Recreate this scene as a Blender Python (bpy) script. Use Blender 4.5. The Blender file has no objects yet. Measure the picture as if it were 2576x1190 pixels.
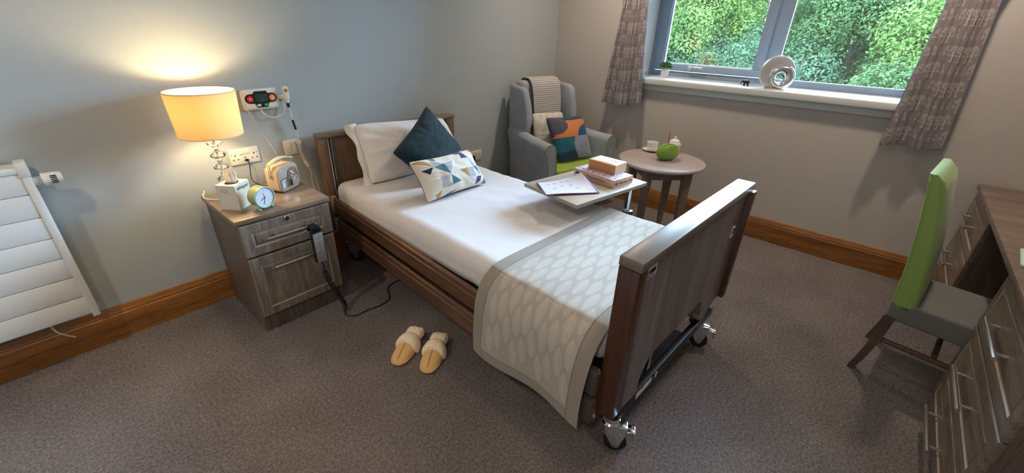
import bpy, bmesh, math, random
import numpy as np
from mathutils import Vector, Matrix, Euler, noise
random.seed(7); RNG = np.random.default_rng(7)
PI = math.pi
SC = bpy.context.scene
COL = SC.collection
# ------------------------------------------------------------------ camera
cam_d = bpy.data.cameras.new('camera'); cam = bpy.data.objects.new('camera', cam_d); COL.objects.link(cam)
cam.location = (-3.5151, -2.533, 1.4466)
cam.rotation_euler = (math.radians(63.1324), math.radians(-1.4307), math.radians(-48.3307))
cam_d.sensor_width = 36; cam_d.lens = 36*1049.66/2576
cam_d.shift_x = 6.14/2576; cam_d.shift_y = 1.3/2576
cam_d.clip_start = .02; cam_d.clip_end = 200
SC.camera = cam
# ------------------------------------------------------------------ world, exposure, lights
W = bpy.data.worlds.new('sky'); SC.world = W; W.use_nodes = True
wn = W.node_tree.nodes; wl = W.node_tree.links
bg = wn['Background']; bg.inputs[1].default_value = 52.0
tc = wn.new('ShaderNodeTexCoord'); nz = wn.new('ShaderNodeTexNoise'); nz.inputs['Scale'].default_value = 2.2; nz.inputs['Detail'].default_value = 6
rp = wn.new('ShaderNodeValToRGB'); rp.color_ramp.elements[0].position = .4; rp.color_ramp.elements[0].color = (.34, .59, 1, 1)
rp.color_ramp.elements[1].position = .6; rp.color_ramp.elements[1].color = (.58, .78, 1, 1)
wl.new(tc.outputs['Generated'], nz.inputs['Vector']); wl.new(nz.outputs['Fac'], rp.inputs['Fac']); wl.new(rp.outputs['Color'], bg.inputs[0])
SC.view_settings.view_transform = 'Standard'; SC.view_settings.look = 'None'
SC.view_settings.gamma = 1; SC.view_settings.use_curve_mapping = False
SC.view_settings.exposure = 0.46

def lamp(name, kind, loc, energy, color, size=.1, rot=(0, 0, 0), **kw):
    d = bpy.data.lights.new(name, kind); d.energy = energy; d.color = color
    if kind == 'AREA': d.size = size
    elif kind in ('POINT', 'SPOT'): d.shadow_soft_size = size
    for k, v in kw.items(): setattr(d, k, v)
    o = bpy.data.objects.new(name, d); COL.objects.link(o); o.location = loc; o.rotation_euler = rot
    return o
port = lamp('window_portal', 'AREA', (.34, -1.76, 1.67), 1, (1, 1, 1), 1.9, (0, math.radians(90), 0), shape='RECTANGLE')
port.data.size = 1.16; port.data.size_y = 1.92; port.data.cycles.is_portal = True
WARM = (1.0, .80, .60)
for (x, y, e) in ((-.50, -2.60, 8), (-.55, -.85, 8), (-2.3, -2.3, 2.5), (-4.1, -2.6, 7), (-4.1, -.9, 8)):
    lamp('downlight_bulb', 'AREA', (x, y, 2.375), e, WARM, .10, shape='DISK', spread=math.radians(150))
lamp('table_lamp_bulb', 'POINT', (-2.975, -.205, 1.082), 5.4, (1.0, .79, .48), .03)

# ------------------------------------------------------------------ helpers
def c(r, g, b):
    f = lambda v: (v/255/12.92) if v/255 <= .04045 else ((v/255+.055)/1.055)**2.4
    return (f(r), f(g), f(b), 1.0)

class M:
    def __init__(s, name, col=(.5, .5, .5, 1), rough=.6, metal=0, **kw):
        s.m = bpy.data.materials.new(name); s.m.use_nodes = True
        s.t = s.m.node_tree; s.n = s.t.nodes; s.l = s.t.links
        s.b = s.n['Principled BSDF']; s.out = s.n['Material Output']
        s.b.inputs['Base Color'].default_value = col; s.b.inputs['Roughness'].default_value = rough; s.b.inputs['Metallic'].default_value = metal
        for k, v in kw.items(): s.b.inputs[k].default_value = v
    def N(s, t, **kw):
        n = s.n.new(t)
        for k, v in kw.items():
            if k in n.inputs: n.inputs[k].default_value = v
            else: setattr(n, k, v)
        return n
    def coord(s, scale=(1, 1, 1), rot=(0, 0, 0)):
        t = s.N('ShaderNodeTexCoord'); m = s.N('ShaderNodeMapping'); m.inputs['Scale'].default_value = scale; m.inputs['Rotation'].default_value = rot
        s.l.new(t.outputs['Object'], m.inputs['Vector']); return m.outputs[0]
    def noise(s, vec, scale, detail=4, rough=.55, dist=0):
        n = s.N('ShaderNodeTexNoise'); n.inputs['Scale'].default_value = scale; n.inputs['Detail'].default_value = detail
        n.inputs['Roughness'].default_value = rough; n.inputs['Distortion'].default_value = dist
        s.l.new(vec, n.inputs['Vector']); return n.outputs['Fac']
    def ramp(s, fac, stops):
        r = s.N('ShaderNodeValToRGB'); e = r.color_ramp.elements
        e[0].position, e[0].color = stops[0]; e[1].position, e[1].color = stops[-1]
        for p, col in stops[1:-1]:
            k = e.new(p); k.color = col
        s.l.new(fac, r.inputs['Fac']); return r.outputs['Color']
    def bump(s, h, strength=.3, dist=.01):
        b = s.N('ShaderNodeBump'); b.inputs['Strength'].default_value = strength; b.inputs['Distance'].default_value = dist
        s.l.new(h, b.inputs['Height']); s.l.new(b.outputs[0], s.b.inputs['Normal'])
    def base(s, o): s.l.new(o, s.b.inputs['Base Color'])

def plain(name, col, rough=.5, metal=0, bump=0, bscale=200, var=0, **kw):
    m = M(name, col, rough, metal, **kw)
    if bump or var:
        v = m.coord(); f = m.noise(v, bscale)
        if bump: m.bump(f, bump, .002)
        if var:
            a = tuple(x*(1-var) for x in col[:3])+(1,); b = tuple(min(1, x*(1+var)) for x in col[:3])+(1,)
            m.base(m.ramp(f, [(.3, a), (.7, b)]))
    return m.m
def wood(name, cols, axis='z', scale=3, stretch=.06, rough=.45, bump=.08, fine=1.0):
    m = M(name, cols[1], rough)
    sc = {'x': (stretch, 1, 1), 'y': (1, stretch, 1), 'z': (1, 1, stretch)}[axis]
    v = m.coord(sc)
    a = m.noise(v, scale*4, 5, .6, .8); b = m.noise(v, scale*45*fine, 3, .6)
    mx = m.N('ShaderNodeMath', operation='MULTIPLY_ADD'); m.l.new(b, mx.inputs[0]); mx.inputs[1].default_value = .5
    mm = m.N('ShaderNodeMath', operation='MULTIPLY'); m.l.new(a, mm.inputs[0]); mm.inputs[1].default_value = .62
    m.l.new(mm.outputs[0], mx.inputs[2])
    n = len(cols)
    m.base(m.ramp(mx.outputs[0], [(.36+.4*i/(n-1), k) for i, k in enumerate(cols)]))
    if bump: m.bump(b, bump, .002)
    return m.m
def weave(name, col, col2, scale=500, rough=.9, bump=.35, sheen=.3):
    m = M(name, col, rough); v = m.coord()
    f = m.noise(v, scale, 2, .7); g = m.noise(v, 6, 3)
    ad = m.N('ShaderNodeMath', operation='MULTIPLY_ADD'); m.l.new(g, ad.inputs[0]); ad.inputs[1].default_value = .25; m.l.new(f, ad.inputs[2])
    m.base(m.ramp(ad.outputs[0], [(.45, col), (.8, col2)])); m.bump(f, bump, .002)
    m.b.inputs['Sheen Weight'].default_value = sheen
    return m.m
def painted(name, rough=.85, bump=.08, bscale=700, sheen=.2):
    m = M(name, (.5, .5, .5, 1), rough); a = m.N('ShaderNodeAttribute', attribute_name='paint')
    m.base(a.outputs['Color'])
    if bump: m.bump(m.noise(m.coord(), bscale, 2), bump, .002)
    m.b.inputs['Sheen Weight'].default_value = sheen
    return m.m

class B:
    """collects shapes into ONE mesh"""
    def __init__(s): s.bm = bmesh.new()
    def _fin(s, vs, mi, Mx=None):
        if Mx is not None: bmesh.ops.transform(s.bm, matrix=Mx, verts=vs)
        fs = set(f for v in vs for f in v.link_faces)
        for f in fs: f.material_index = mi
        return vs
    def box(s, x0, x1, y0, y1, z0, z1, bev=0, mi=0, Mx=None, seg=2):
        r = bmesh.ops.create_cube(s.bm, size=1)['verts']
        bmesh.ops.transform(s.bm, matrix=Matrix.Translation(((x0+x1)/2, (y0+y1)/2, (z0+z1)/2)) @ Matrix.Diagonal((x1-x0, y1-y0, z1-z0, 1)), verts=r)
        if bev:
            es = list(set(e for v in r for e in v.link_edges))
            g = bmesh.ops.bevel(s.bm, geom=es, offset=bev, segments=seg, affect='EDGES', profile=.5)
            r = list(set(v for f in g['faces'] for v in f.verts))
            st = list(r); seen = set(r)
            while st:
                v = st.pop()
                for e in v.link_edges:
                    o = e.other_vert(v)
                    if o not in seen: seen.add(o); st.append(o)
            r = list(seen)
        return s._fin(r, mi, Mx)
    def cyl(s, p0, p1, r0, r1=None, n=20, mi=0, Mx=None):
        return s.tube([p0, p1], [r0, r0 if r1 is None else r1], n, mi, Mx)
    def tube(s, pts, r, n=10, mi=0, Mx=None, closed=False):
        pts = [Vector(p) for p in pts]; k = len(pts); rr = r if isinstance(r, (list, tuple)) else [r]*k
        up = None; rings = []
        for i, p in enumerate(pts):
            if closed: t = pts[(i+1) % k]-pts[i-1]
            else: t = (pts[min(i+1, k-1)]-pts[max(i-1, 0)])
            t.normalize()
            if up is None:
                up = Vector((0, 0, 1)) if abs(t.z) < .9 else Vector((1, 0, 0))
            up = (up - t*up.dot(t)).normalized(); sd = t.cross(up)
            rings.append([s.bm.verts.new(p+(up*math.cos(a)+sd*math.sin(a))*rr[i]) for a in [2*PI*j/n for j in range(n)]])
        m = k if closed else k-1
        for i in range(m):
            A, Bq = rings[i], rings[(i+1) % k]
            for j in range(n): s.bm.faces.new((A[j], A[(j+1) % n], Bq[(j+1) % n], Bq[j]))
        if not closed: s.bm.faces.new(rings[0][::-1]); s.bm.faces.new(rings[-1])
        return s._fin([v for q in rings for v in q], mi, Mx)
    def lathe(s, prof, n=32, ctr=(0, 0, 0), mi=0, Mx=None, sx=1, sy=1):
        rings = []
        for r, z in prof:
            if r < 1e-6: rings.append([s.bm.verts.new((ctr[0], ctr[1], ctr[2]+z))])
            else: rings.append([s.bm.verts.new((ctr[0]+sx*r*math.cos(2*PI*j/n), ctr[1]+sy*r*math.sin(2*PI*j/n), ctr[2]+z)) for j in range(n)])
        for A, Bq in zip(rings, rings[1:]):
            for j in range(n):
                k = (j+1) % n
                if len(A) == 1 and len(Bq) == 1: continue
                if len(A) == 1: s.bm.faces.new((A[0], Bq[k], Bq[j]))
                elif len(Bq) == 1: s.bm.faces.new((A[j], A[k], Bq[0]))
                else: s.bm.faces.new((A[j], A[k], Bq[k], Bq[j]))
        return s._fin([v for q in rings for v in q], mi, Mx)
    def prism(s, poly, h0, h1, f=lambda a, b, h: (a, b, h), mi=0, Mx=None, bev=0):
        A = [s.bm.verts.new(f(a, b, h0)) for a, b in poly]; Bq = [s.bm.verts.new(f(a, b, h1)) for a, b in poly]
        n = len(poly); fa = s.bm.faces.new(A[::-1]); fb = s.bm.faces.new(Bq)
        for i in range(n): s.bm.faces.new((A[i], A[(i+1) % n], Bq[(i+1) % n], Bq[i]))
        vs = A+Bq
        if bev:
            g = bmesh.ops.bevel(s.bm, geom=list(fa.edges)+list(fb.edges), offset=bev, segments=2, affect='EDGES', profile=.5)
            vs = list(set([v for v in vs if v.is_valid]+[v for q in g['faces'] for v in q.verts]))
        return s._fin(vs, mi, Mx)
    def grid(s, P, cu=False, cv=False, mi=0, Mx=None):
        nu, nv = len(P), len(P[0])
        V = [[s.bm.verts.new(P[i][j]) for j in range(nv)] for i in range(nu)]
        for i in range(nu if cu else nu-1):
            for j in range(nv if cv else nv-1):
                s.bm.faces.new((V[i][j], V[(i+1) % nu][j], V[(i+1) % nu][(j+1) % nv], V[i][(j+1) % nv]))
        return s._fin([v for r in V for v in r], mi, Mx)
    def rbox(s, ctr, size, R, n=(8, 8, 4), fn=None, mi=0, Mx=None):
        """rounded, subdivided soft box; fn(p, n)->p displaces"""
        h = [q/2 for q in size]; vd = {}
        def V(p):
            k = tuple(round(q, 6) for q in p)
            if k in vd: return vd[k]
            Rr = min(R, min(h)*.999); inn = Vector([max(-(h[i]-Rr), min(h[i]-Rr, p[i])) for i in range(3)]); d = Vector(p)-inn
            nn = d.normalized() if d.length > 1e-9 else Vector((0, 0, 1)); q = inn+nn*Rr
            if fn: q = fn(q, nn)
            vd[k] = s.bm.verts.new(Vector(ctr)+q); return vd[k]
        def ax(i):
            # denser near the rounded rim
            m = n[i]; L = h[i]; Rr = min(R, L*.999); e = [-L+Rr*(1-math.cos(t*PI/8))*1.0 for t in range(0, 4)]
            e = [-L, -L+Rr*.2, -L+Rr*.5]; mid = [-(L-Rr)+2*(L-Rr)*t/m for t in range(m+1)]
            return e+mid+[-q for q in e[::-1]]
        axs = [ax(0), ax(1), ax(2)]
        for d in range(3):
            a, b = [(1, 2), (2, 0), (0, 1)][d]
            for sg in (-1, 1):
                for i in range(len(axs[a])-1):
                    for j in range(len(axs[b])-1):
                        q = []
                        for (u, v) in ((i, j), (i+1, j), (i+1, j+1), (i, j+1)):
                            p = [0, 0, 0]; p[d] = sg*h[d]; p[a] = axs[a][u]; p[b] = axs[b][v]; q.append(V(p))
                        if len(set(q)) < 4: continue
                        try: s.bm.faces.new(q if sg > 0 else q[::-1])
                        except ValueError: pass
        return s._fin(list(vd.values()), mi, Mx)
    def make(s, name, mats, parent=None, smooth=35, recalc=True):
        if recalc: bmesh.ops.recalc_face_normals(s.bm, faces=s.bm.faces)
        me = bpy.data.meshes.new(name); s.bm.to_mesh(me); s.bm.free()
        for m in (mats if isinstance(mats, (list, tuple)) else [mats]): me.materials.append(m)
        if smooth:
            me.polygons.foreach_set('use_smooth', [True]*len(me.polygons))
            me.set_sharp_from_angle(angle=math.radians(smooth))
        o = bpy.data.objects.new(name, me); COL.objects.link(o)
        if parent: o.parent = parent
        return o
def thing(name, label, cat, loc=(0, 0, 0), rz=0, group=None):
    o = bpy.data.objects.new(name, None); COL.objects.link(o); o.empty_display_size = .05
    o.location = loc; o.rotation_euler = (0, 0, rz); o['label'] = label; o['category'] = cat
    if group: o['group'] = group
    return o
def tag(o, label, cat, group=None):
    o['label'] = label; o['category'] = cat
    if group: o['group'] = group
    return o
def struct(o): o['kind'] = 'structure'; return o
def place(o, loc, rz=0): o.location = loc; o.rotation_euler = (0, 0, rz); return o
def paint_grid(name, P, Cc, mat, parent=None, closed_v=False):
    """P nu x nv x 3 array, Cc nu x nv x 3 linear colours -> mesh with 'paint' attribute"""
    nu, nv = P.shape[:2]; me = bpy.data.meshes.new(name)
    idx = np.arange(nu*nv).reshape(nu, nv)
    F = np.stack([idx[:-1, :-1], idx[1:, :-1], idx[1:, 1:], idx[:-1, 1:]], -1).reshape(-1, 4)
    fill_mesh(me, P.reshape(-1, 3), F, Cc.reshape(-1, 3)); me.materials.append(mat)
    o = bpy.data.objects.new(name, me); COL.objects.link(o)
    if parent: o.parent = parent
    return o
def fill_mesh(me, V, F, Cc=None, smooth=True):
    V = np.ascontiguousarray(V, dtype=np.float32); F = np.ascontiguousarray(F, dtype=np.int32); k = F.shape[1]
    me.vertices.add(len(V)); me.vertices.foreach_set('co', V.ravel())
    me.loops.add(F.size); me.loops.foreach_set('vertex_index', F.ravel())
    me.polygons.add(len(F)); me.polygons.foreach_set('loop_start', np.arange(0, F.size, k, dtype=np.int32))
    me.polygons.foreach_set('loop_total', np.full(len(F), k, dtype=np.int32))
    me.update(calc_edges=True); me.validate()
    if Cc is not None:
        at = me.color_attributes.new('paint', 'FLOAT_COLOR', 'POINT')
        at.data.foreach_set('color', np.concatenate([Cc, np.ones((len(Cc), 1))], 1).astype(np.float32).ravel())
    if smooth: me.polygons.foreach_set('use_smooth', [True]*len(me.polygons))
def L3(r, g, b): return np.array(c(r, g, b)[:3])
def seg_raster(H, Wd, du, dv, segs, soft=.0006):
    """coverage mask (H x Wd), cell size du,dv metres, segs (u0,v0,u1,v1,width)"""
    m = np.zeros((H, Wd))
    for u0, v0, u1, v1, w in segs:
        i0 = max(0, int((min(u0, u1)-w)/du)-1); i1 = min(H, int((max(u0, u1)+w)/du)+2)
        j0 = max(0, int((min(v0, v1)-w)/dv)-1); j1 = min(Wd, int((max(v0, v1)+w)/dv)+2)
        if i0 >= i1 or j0 >= j1: continue
        U, Vv = np.meshgrid(np.arange(i0, i1)*du, np.arange(j0, j1)*dv, indexing='ij')
        dx, dy = u1-u0, v1-v0; l2 = dx*dx+dy*dy+1e-12
        t = np.clip(((U-u0)*dx+(Vv-v0)*dy)/l2, 0, 1); d = np.hypot(U-u0-t*dx, Vv-v0-t*dy)
        m[i0:i1, j0:j1] = np.maximum(m[i0:i1, j0:j1], np.clip((w/2+soft-d)/(2*soft), 0, 1))
    return m
def text(name, body, size, mat, Mx, parent=None, depth=.0004, shear=0, space=1):
    cu = bpy.data.curves.new(name, 'FONT'); cu.body = body; cu.size = size; cu.extrude = depth; cu.align_x = 'CENTER'; cu.align_y = 'CENTER'
    cu.shear = shear; cu.space_character = space
    t = bpy.data.objects.new('tmp', cu); COL.objects.link(t)
    me = bpy.data.meshes.new_from_object(t.evaluated_get(bpy.context.evaluated_depsgraph_get()))
    bpy.data.objects.remove(t); me.name = name; me.transform(Mx); me.materials.clear(); me.materials.append(mat)
    o = bpy.data.objects.new(name, me); COL.objects.link(o)
    if parent: o.parent = parent
    return o
def frame(o, x, y):     # matrix from origin, x axis, y axis
    x = Vector(x).normalized(); y = Vector(y); y = (y-x*y.dot(x)).normalized(); z = x.cross(y)
    m = Matrix((x, y, z)).transposed().to_4x4(); m.translation = Vector(o); return m
def smooth_path(pts, k=8):
    pts = [Vector(p) for p in pts]; out = []
    for i in range(len(pts)-1):
        p0, p1, p2, p3 = pts[max(i-1, 0)], pts[i], pts[i+1], pts[min(i+2, len(pts)-1)]
        for j in range(k):
            t = j/k
            out.append(.5*((2*p1)+(p2-p0)*t+(2*p0-5*p1+4*p2-p3)*t*t+(3*p1-p0-3*p2+p3)*t**3))
    return out+[pts[-1]]
def rz(a): return Matrix.Rotation(a, 4, 'Z')
def TR(x, y, z): return Matrix.Translation((x, y, z))

# ------------------------------------------------------------------ materials
m_wallA = plain('wall_sage', c(178, 187, 190), .9, bump=.12, bscale=350)
m_wallB = plain('wall_taupe', c(194, 188, 184), .9, bump=.12, bscale=350)
m_wallC = plain('wall_plain', c(214, 212, 208), .9)
m_ceil = plain('ceiling_white', c(235, 234, 230), .9)
m_white = plain('white_plastic', c(232, 228, 220), .35)
m_whitep = plain('white_paint', c(228, 228, 226), .4)
m_black = plain('black_plastic', c(24, 24, 26), .4)
m_blackm = plain('black_metal', c(30, 30, 33), .4, .4)
m_chrome = plain('chrome', (.82, .83, .85, 1), .12, 1)
m_steel = plain('brushed_steel', (.66, .66, .67, 1), .28, 1)
m_rubber = plain('rubber', c(28, 28, 30), .7)
OAK = [c(88, 54, 20), c(150, 98, 46), c(182, 128, 66)]
m_oak_x = wood('oak_skirting_x', OAK, 'x', 5, .05, .35)
m_oak_y = wood('oak_skirting_y', OAK, 'y', 5, .05, .35)
WAL = [c(86, 75, 73), c(120, 107, 104), c(148, 134, 130)]
m_wal_z = wood('walnut_z', WAL, 'z', 4, .05, .38); m_wal_x = wood('walnut_x', WAL, 'x', 4, .05, .38); m_wal_y = wood('walnut_y', WAL, 'y', 4, .05, .38)
HB = [c(86, 66, 50), c(122, 98, 78), c(146, 120, 98)]
m_hb = wood('bed_panel_wood', HB, 'z', 3, .05, .4)
m_rail = wood('bed_rail_wood', [c(70, 46, 34), c(98, 68, 52), c(118, 86, 66)], 'y', 5, .04, .35)
m_edge = wood('footboard_edge', [c(66, 40, 28), c(80, 50, 37), c(90, 58, 44)], 'z', 3, .04, .3, .02)
m_cap = wood('bed_cap_wood', [c(112, 100, 92), c(122, 110, 102), c(130, 118, 110)], 'x', 3, .04, .32, 0)
DRF = [c(82, 70, 64), c(128, 116, 106), c(172, 160, 150)]
m_dr_z = wood('driftwood_z', DRF, 'z', 5, .05, .42); m_dr_x = wood('driftwood_x', DRF, 'x', 5, .05, .42)
m_top = wood('nightstand_top_wood', [c(108, 90, 76), c(138, 118, 102), c(158, 138, 120)], 'x', 4, .06, .3, .03)
m_car = wood('carcass_wood', [c(76, 64, 58), c(102, 88, 80), c(120, 106, 96)], 'z', 4, .05, .4)
m_dtop = wood('desk_top_wood', [c(92, 76, 68), c(124, 106, 96), c(146, 128, 116)], 'y', 4, .07, .35, .03)
m_dfront = wood('desk_front_wood', [c(84, 72, 64), c(122, 108, 98), c(152, 138, 126)], 'x', 4, .06, .42)
m_groove = plain('pale_groove', c(160, 150, 138), .5)
m_rt = wood('round_table_wood', [c(160, 146, 142), c(176, 162, 158), c(188, 174, 170)], 'y', 3, .1, .35, .02)
m_rtleg = wood('table_leg_wood', [c(100, 82, 74), c(126, 106, 97), c(140, 120, 110)], 'z', 4, .05, .4, .03)
m_obt = wood('overbed_top_wood', [c(150, 140, 126), c(178, 168, 154), c(196, 186, 172)], 'x', 4, .05, .4, .03)
m_obte = plain('overbed_edge', c(150, 146, 138), .4)
m_grey = weave('grey_upholstery', c(124, 132, 144), c(182, 190, 202), 700)
m_green = weave('lime_upholstery', c(138, 170, 36), c(160, 190, 60), 900, .6, .1)
m_gchair = weave('green_chair_fabric', c(138, 172, 84), c(152, 186, 100), 700, .55, .15)
m_gseat = weave('grey_seat_fabric', c(100, 104, 104), c(122, 124, 122), 500, .7, .2)
m_pipe = plain('green_piping', c(128, 158, 48), .6)
m_frame = plain('window_frame_bluegrey', c(150, 166, 184), .35)
m_silver = plain('silver_handle', (.72, .74, .76, 1), .3, .8)
m_teal = weave('teal_velvet', c(0, 32, 42), c(1, 48, 60), 300, .9, .2, .12)
m_tealp = plain('teal_piping', c(2, 38, 50), .7)
m_fur = weave('cream_fur', c(236, 214, 184), c(255, 240, 216), 160, 1, .9, .5)
m_suede = weave('tan_suede', c(214, 168, 108), c(230, 188, 130), 500, .95, .15, .3)
m_sole = plain('slipper_sole', c(150, 112, 70), .8)
m_thread = plain('cream_thread', c(232, 206, 160), .8)
m_dthread = plain('dark_thread', c(96, 62, 30), .8)
m_porc = plain('white_porcelain', c(236, 236, 230), .15)
m_coil = plain('white_cable', c(230, 224, 212), .4)

m = M('carpet', c(110, 96, 90), .95); v = m.coord()
f1 = m.noise(v, 330, 2, .8); f2 = m.noise(v, 90, 2, .6); f3 = m.noise(v, 2.5, 3)
a1 = m.N('ShaderNodeMath', operation='MULTIPLY_ADD'); m.l.new(f2, a1.inputs[0]); a1.inputs[1].default_value = .45; m.l.new(f1, a1.inputs[2])
a2 = m.N('ShaderNodeMath', operation='MULTIPLY_ADD'); m.l.new(f3, a2.inputs[0]); a2.inputs[1].default_value = .2; m.l.new(a1.outputs[0], a2.inputs[2])
m.base(m.ramp(a2.outputs[0], [(.58, c(62, 57, 57)), (.80, c(117, 109, 109)), (1.0, c(170, 162, 161))]))
m.bump(a1.outputs[0], .9, .006); m_carpet = m.m
m = M('bed_sheet_cotton', c(226, 224, 228), .85); v = m.coord((1, .35, 1), (0, 0, .5))
m.bump(m.noise(v, 5, 3, .5, .8), .22, .02); m_sheet = m.m
m = M('pillow_cotton', c(232, 228, 228), .85); m.bump(m.noise(m.coord((.5, 1, 1), (0, .3, .4)), 7, 3, .5, .8), .4, .02); m_pillow = m.m
m = M('clear_crystal', (1, .97, .9, 1), .02, **{'Transmission Weight': 1.0, 'IOR': 1.5}); m_crystal = m.m
# lamp shade: thin fabric, partly translucent
m = M('lampshade_fabric', c(246, 224, 172), .9); tr = m.N('ShaderNodeBsdfTranslucent'); tr.inputs[0].default_value = c(252, 228, 172)
mx = m.N('ShaderNodeMixShader'); mx.inputs[0].default_value = .21; m.l.new(m.b.outputs[0], mx.inputs[1]); m.l.new(tr.outputs[0], mx.inputs[2]); m.l.new(mx.outputs[0], m.out.inputs[0])
m.bump(m.noise(m.coord((1, 1, 1)), 500, 2), .1, .001); m_shade = m.m
# window glass: clear with Fresnel reflection
m = M('window_glass'); tb = m.N('ShaderNodeBsdfTransparent'); tb.inputs[0].default_value = (.93, .97, .96, 1)
gl = m.N('ShaderNodeBsdfGlossy'); gl.inputs['Roughness'].default_value = 0; fr = m.N('ShaderNodeFresnel'); fr.inputs[0].default_value = 1.75
mx = m.N('ShaderNodeMixShader'); m.l.new(fr.outputs[0], mx.inputs[0]); m.l.new(tb.outputs[0], mx.inputs[1]); m.l.new(gl.outputs[0], mx.inputs[2]); m.l.new(mx.outputs[0], m.out.inputs[0]); m_glass = m.m
def leaf_mat(name, a, b, c3):
    m = M(name, a, .9); m.b.inputs['Specular IOR Level'].default_value = .03
    f = m.noise(m.coord(), 1.3, 3); m.base(m.ramp(f, [(.35, a), (.5, b), (.65, c3)]))
    tr = m.N('ShaderNodeBsdfTranslucent'); tr.inputs[0].default_value = b
    mx = m.N('ShaderNodeMixShader'); mx.inputs[0].default_value = .3; m.l.new(m.b.outputs[0], mx.inputs[1]); m.l.new(tr.outputs[0], mx.inputs[2]); m.l.new(mx.outputs[0], m.out.inputs[0])
    return m.m
m_paint = painted('printed_fabric'); m_print = painted('printed_card', .45, 0)
#--MARK room
# ------------------------------------------------------------------ room shell
XL, YF, ZC = -5.2, -3.66, 2.4
b = B(); b.box(XL, 0, YF, 0, -.1, 0); struct(b.make('floor', m_carpet, smooth=0))
b = B(); b.box(XL-.1, .36, YF-.1, .1, ZC, ZC+.1); struct(b.make('ceiling', m_ceil, smooth=0))
b = B(); b.box(XL-.1, 0, 0, .1, -.1, ZC); struct(b.make('wall_back', m_wallA, smooth=0))
b = B(); b.box(XL-.1, 0, YF-.1, YF, -.1, ZC); struct(b.make('wall_front', m_wallB, smooth=0))
b = B(); b.box(XL-.1, XL, YF, 0, -.1, ZC); struct(b.make('wall_left', m_wallC, smooth=0))
WY0, WY1, WZ0, WZ1, WD = -2.74, -.80, 1.038, 2.25, .36
b = B(); b.box(0, WD, YF-.1, WY0, -.1, ZC); b.box(0, WD, WY1, .1, -.1, ZC); b.box(0, WD, WY0, WY1, -.1, WZ0); b.box(0, WD, WY0, WY1, WZ1, ZC)
struct(b.make('wall_right', m_wallB, smooth=0))
# reveal lining, white painted
b = B(); b.box(.001, .345, WY1-.008, WY1+.001, WZ0+.05, WZ1); b.box(.001, .345, WY0-.001, WY0+.008, WZ0+.05, WZ1); b.box(.001, .345, WY0, WY1, WZ1-.008, WZ1+.001)
struct(b.make('trim_1', m_whitep, smooth=0))
SK = [(0, 0), (.019, 0), (.019, .128), (.015, .134), (.0155, .142), (.011, .150), (.009, .162), (.006, .170), (.002, .1725), (0, .1725)]
b = B(); b.prism(SK, XL, -.02, lambda a, z, h: (h, -a, z)); struct(b.make('baseboard_back', m_oak_x, smooth=25))
b = B(); b.prism(SK, YF+.02, 0, lambda a, z, h: (-a, h, z)); struct(b.make('baseboard_right', m_oak_y, smooth=25))
# window
w1 = bpy.data.objects.new('window_1', None); COL.objects.link(w1); w1.location = (.315, -1.76, 1.09); struct(w1)
def wl_box(bb, y0, y1, z0, z1, x0=.315, x1=.36, bev=.004): bb.box(x0-.315, x1-.315, y0+1.76, y1+1.76, z0-1.09, z1-1.09, bev)
b = B()
wl_box(b, WY0, WY1, 1.085, 1.132); wl_box(b, WY0, WY1, 2.19, WZ1); wl_box(b, -.852, WY1, 1.13, 2.2); wl_box(b, WY0, -2.69, 1.13, 2.2); wl_box(b, -1.80, -1.715, 1.13, 2.2)
b.make('window_frame', m_frame, w1)
b = B()
wl_box(b, -1.712, -.855, 1.136, 1.190, .300, .35); wl_box(b, -1.712, -.855, 2.13, 2.187, .300, .35)
wl_box(b, -.925, -.855, 1.19, 2.13, .300, .35); wl_box(b, -1.712, -1.645, 1.19, 2.13, .300, .35)
b.make('opening_sash', m_frame, w1)
b = B(); wl_box(b, -1.65, -.92, 1.185, 2.135, .329, .333, 0); b.make('window_pane', m_glass, w1, 0)
b = B(); wl_box(b, -2.70, -1.79, 1.125, 2.2, .329, .333, 0); b.make('window_pane', m_glass, w1, 0)
m_bead = plain('glazing_bead', c(170, 184, 196), .3)
b = B()
for (y0, y1, z0) in ((-1.645, -.925, 1.19), (-2.69, -1.80, 1.132)):
    wl_box(b, y0, y1, z0, z0+.006, .318, .345, 0); wl_box(b, y1-.006, y1, z0, 2.14, .318, .345, 0); wl_box(b, y0, y0+.006, z0, 2.14, .318, .345, 0)
b.make('glazing_bead', m_bead, w1, 0)
b = B()
b.lathe([(0, 0), (.017, 0), (.019, .004), (.019, .009), (.012, .013), (0, .013)], 20, Mx=TR(-.015, 1.76-1.165, .075) @ Matrix.Rotation(-PI/2, 4, 'Y'))
b.tube(smooth_path([(-.026, .595, .075), (-.04, .595, .077), (-.045, .575, .084), (-.045, .54, .088), (-.045, .48, .086)]), .0075, 10)
b.make('window_handle', m_silver, w1)
b = B(); b.box(-.05, .316, WY0-.03, WY1+.03, 1.044, 1.092, .008, seg=3); b.box(-.02, 0, WY0-.02, WY1+.02, 1.0, 1.042, .004)
struct(b.make('trim_2', plain('sill_paint', c(212, 216, 214), .35)))

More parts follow.
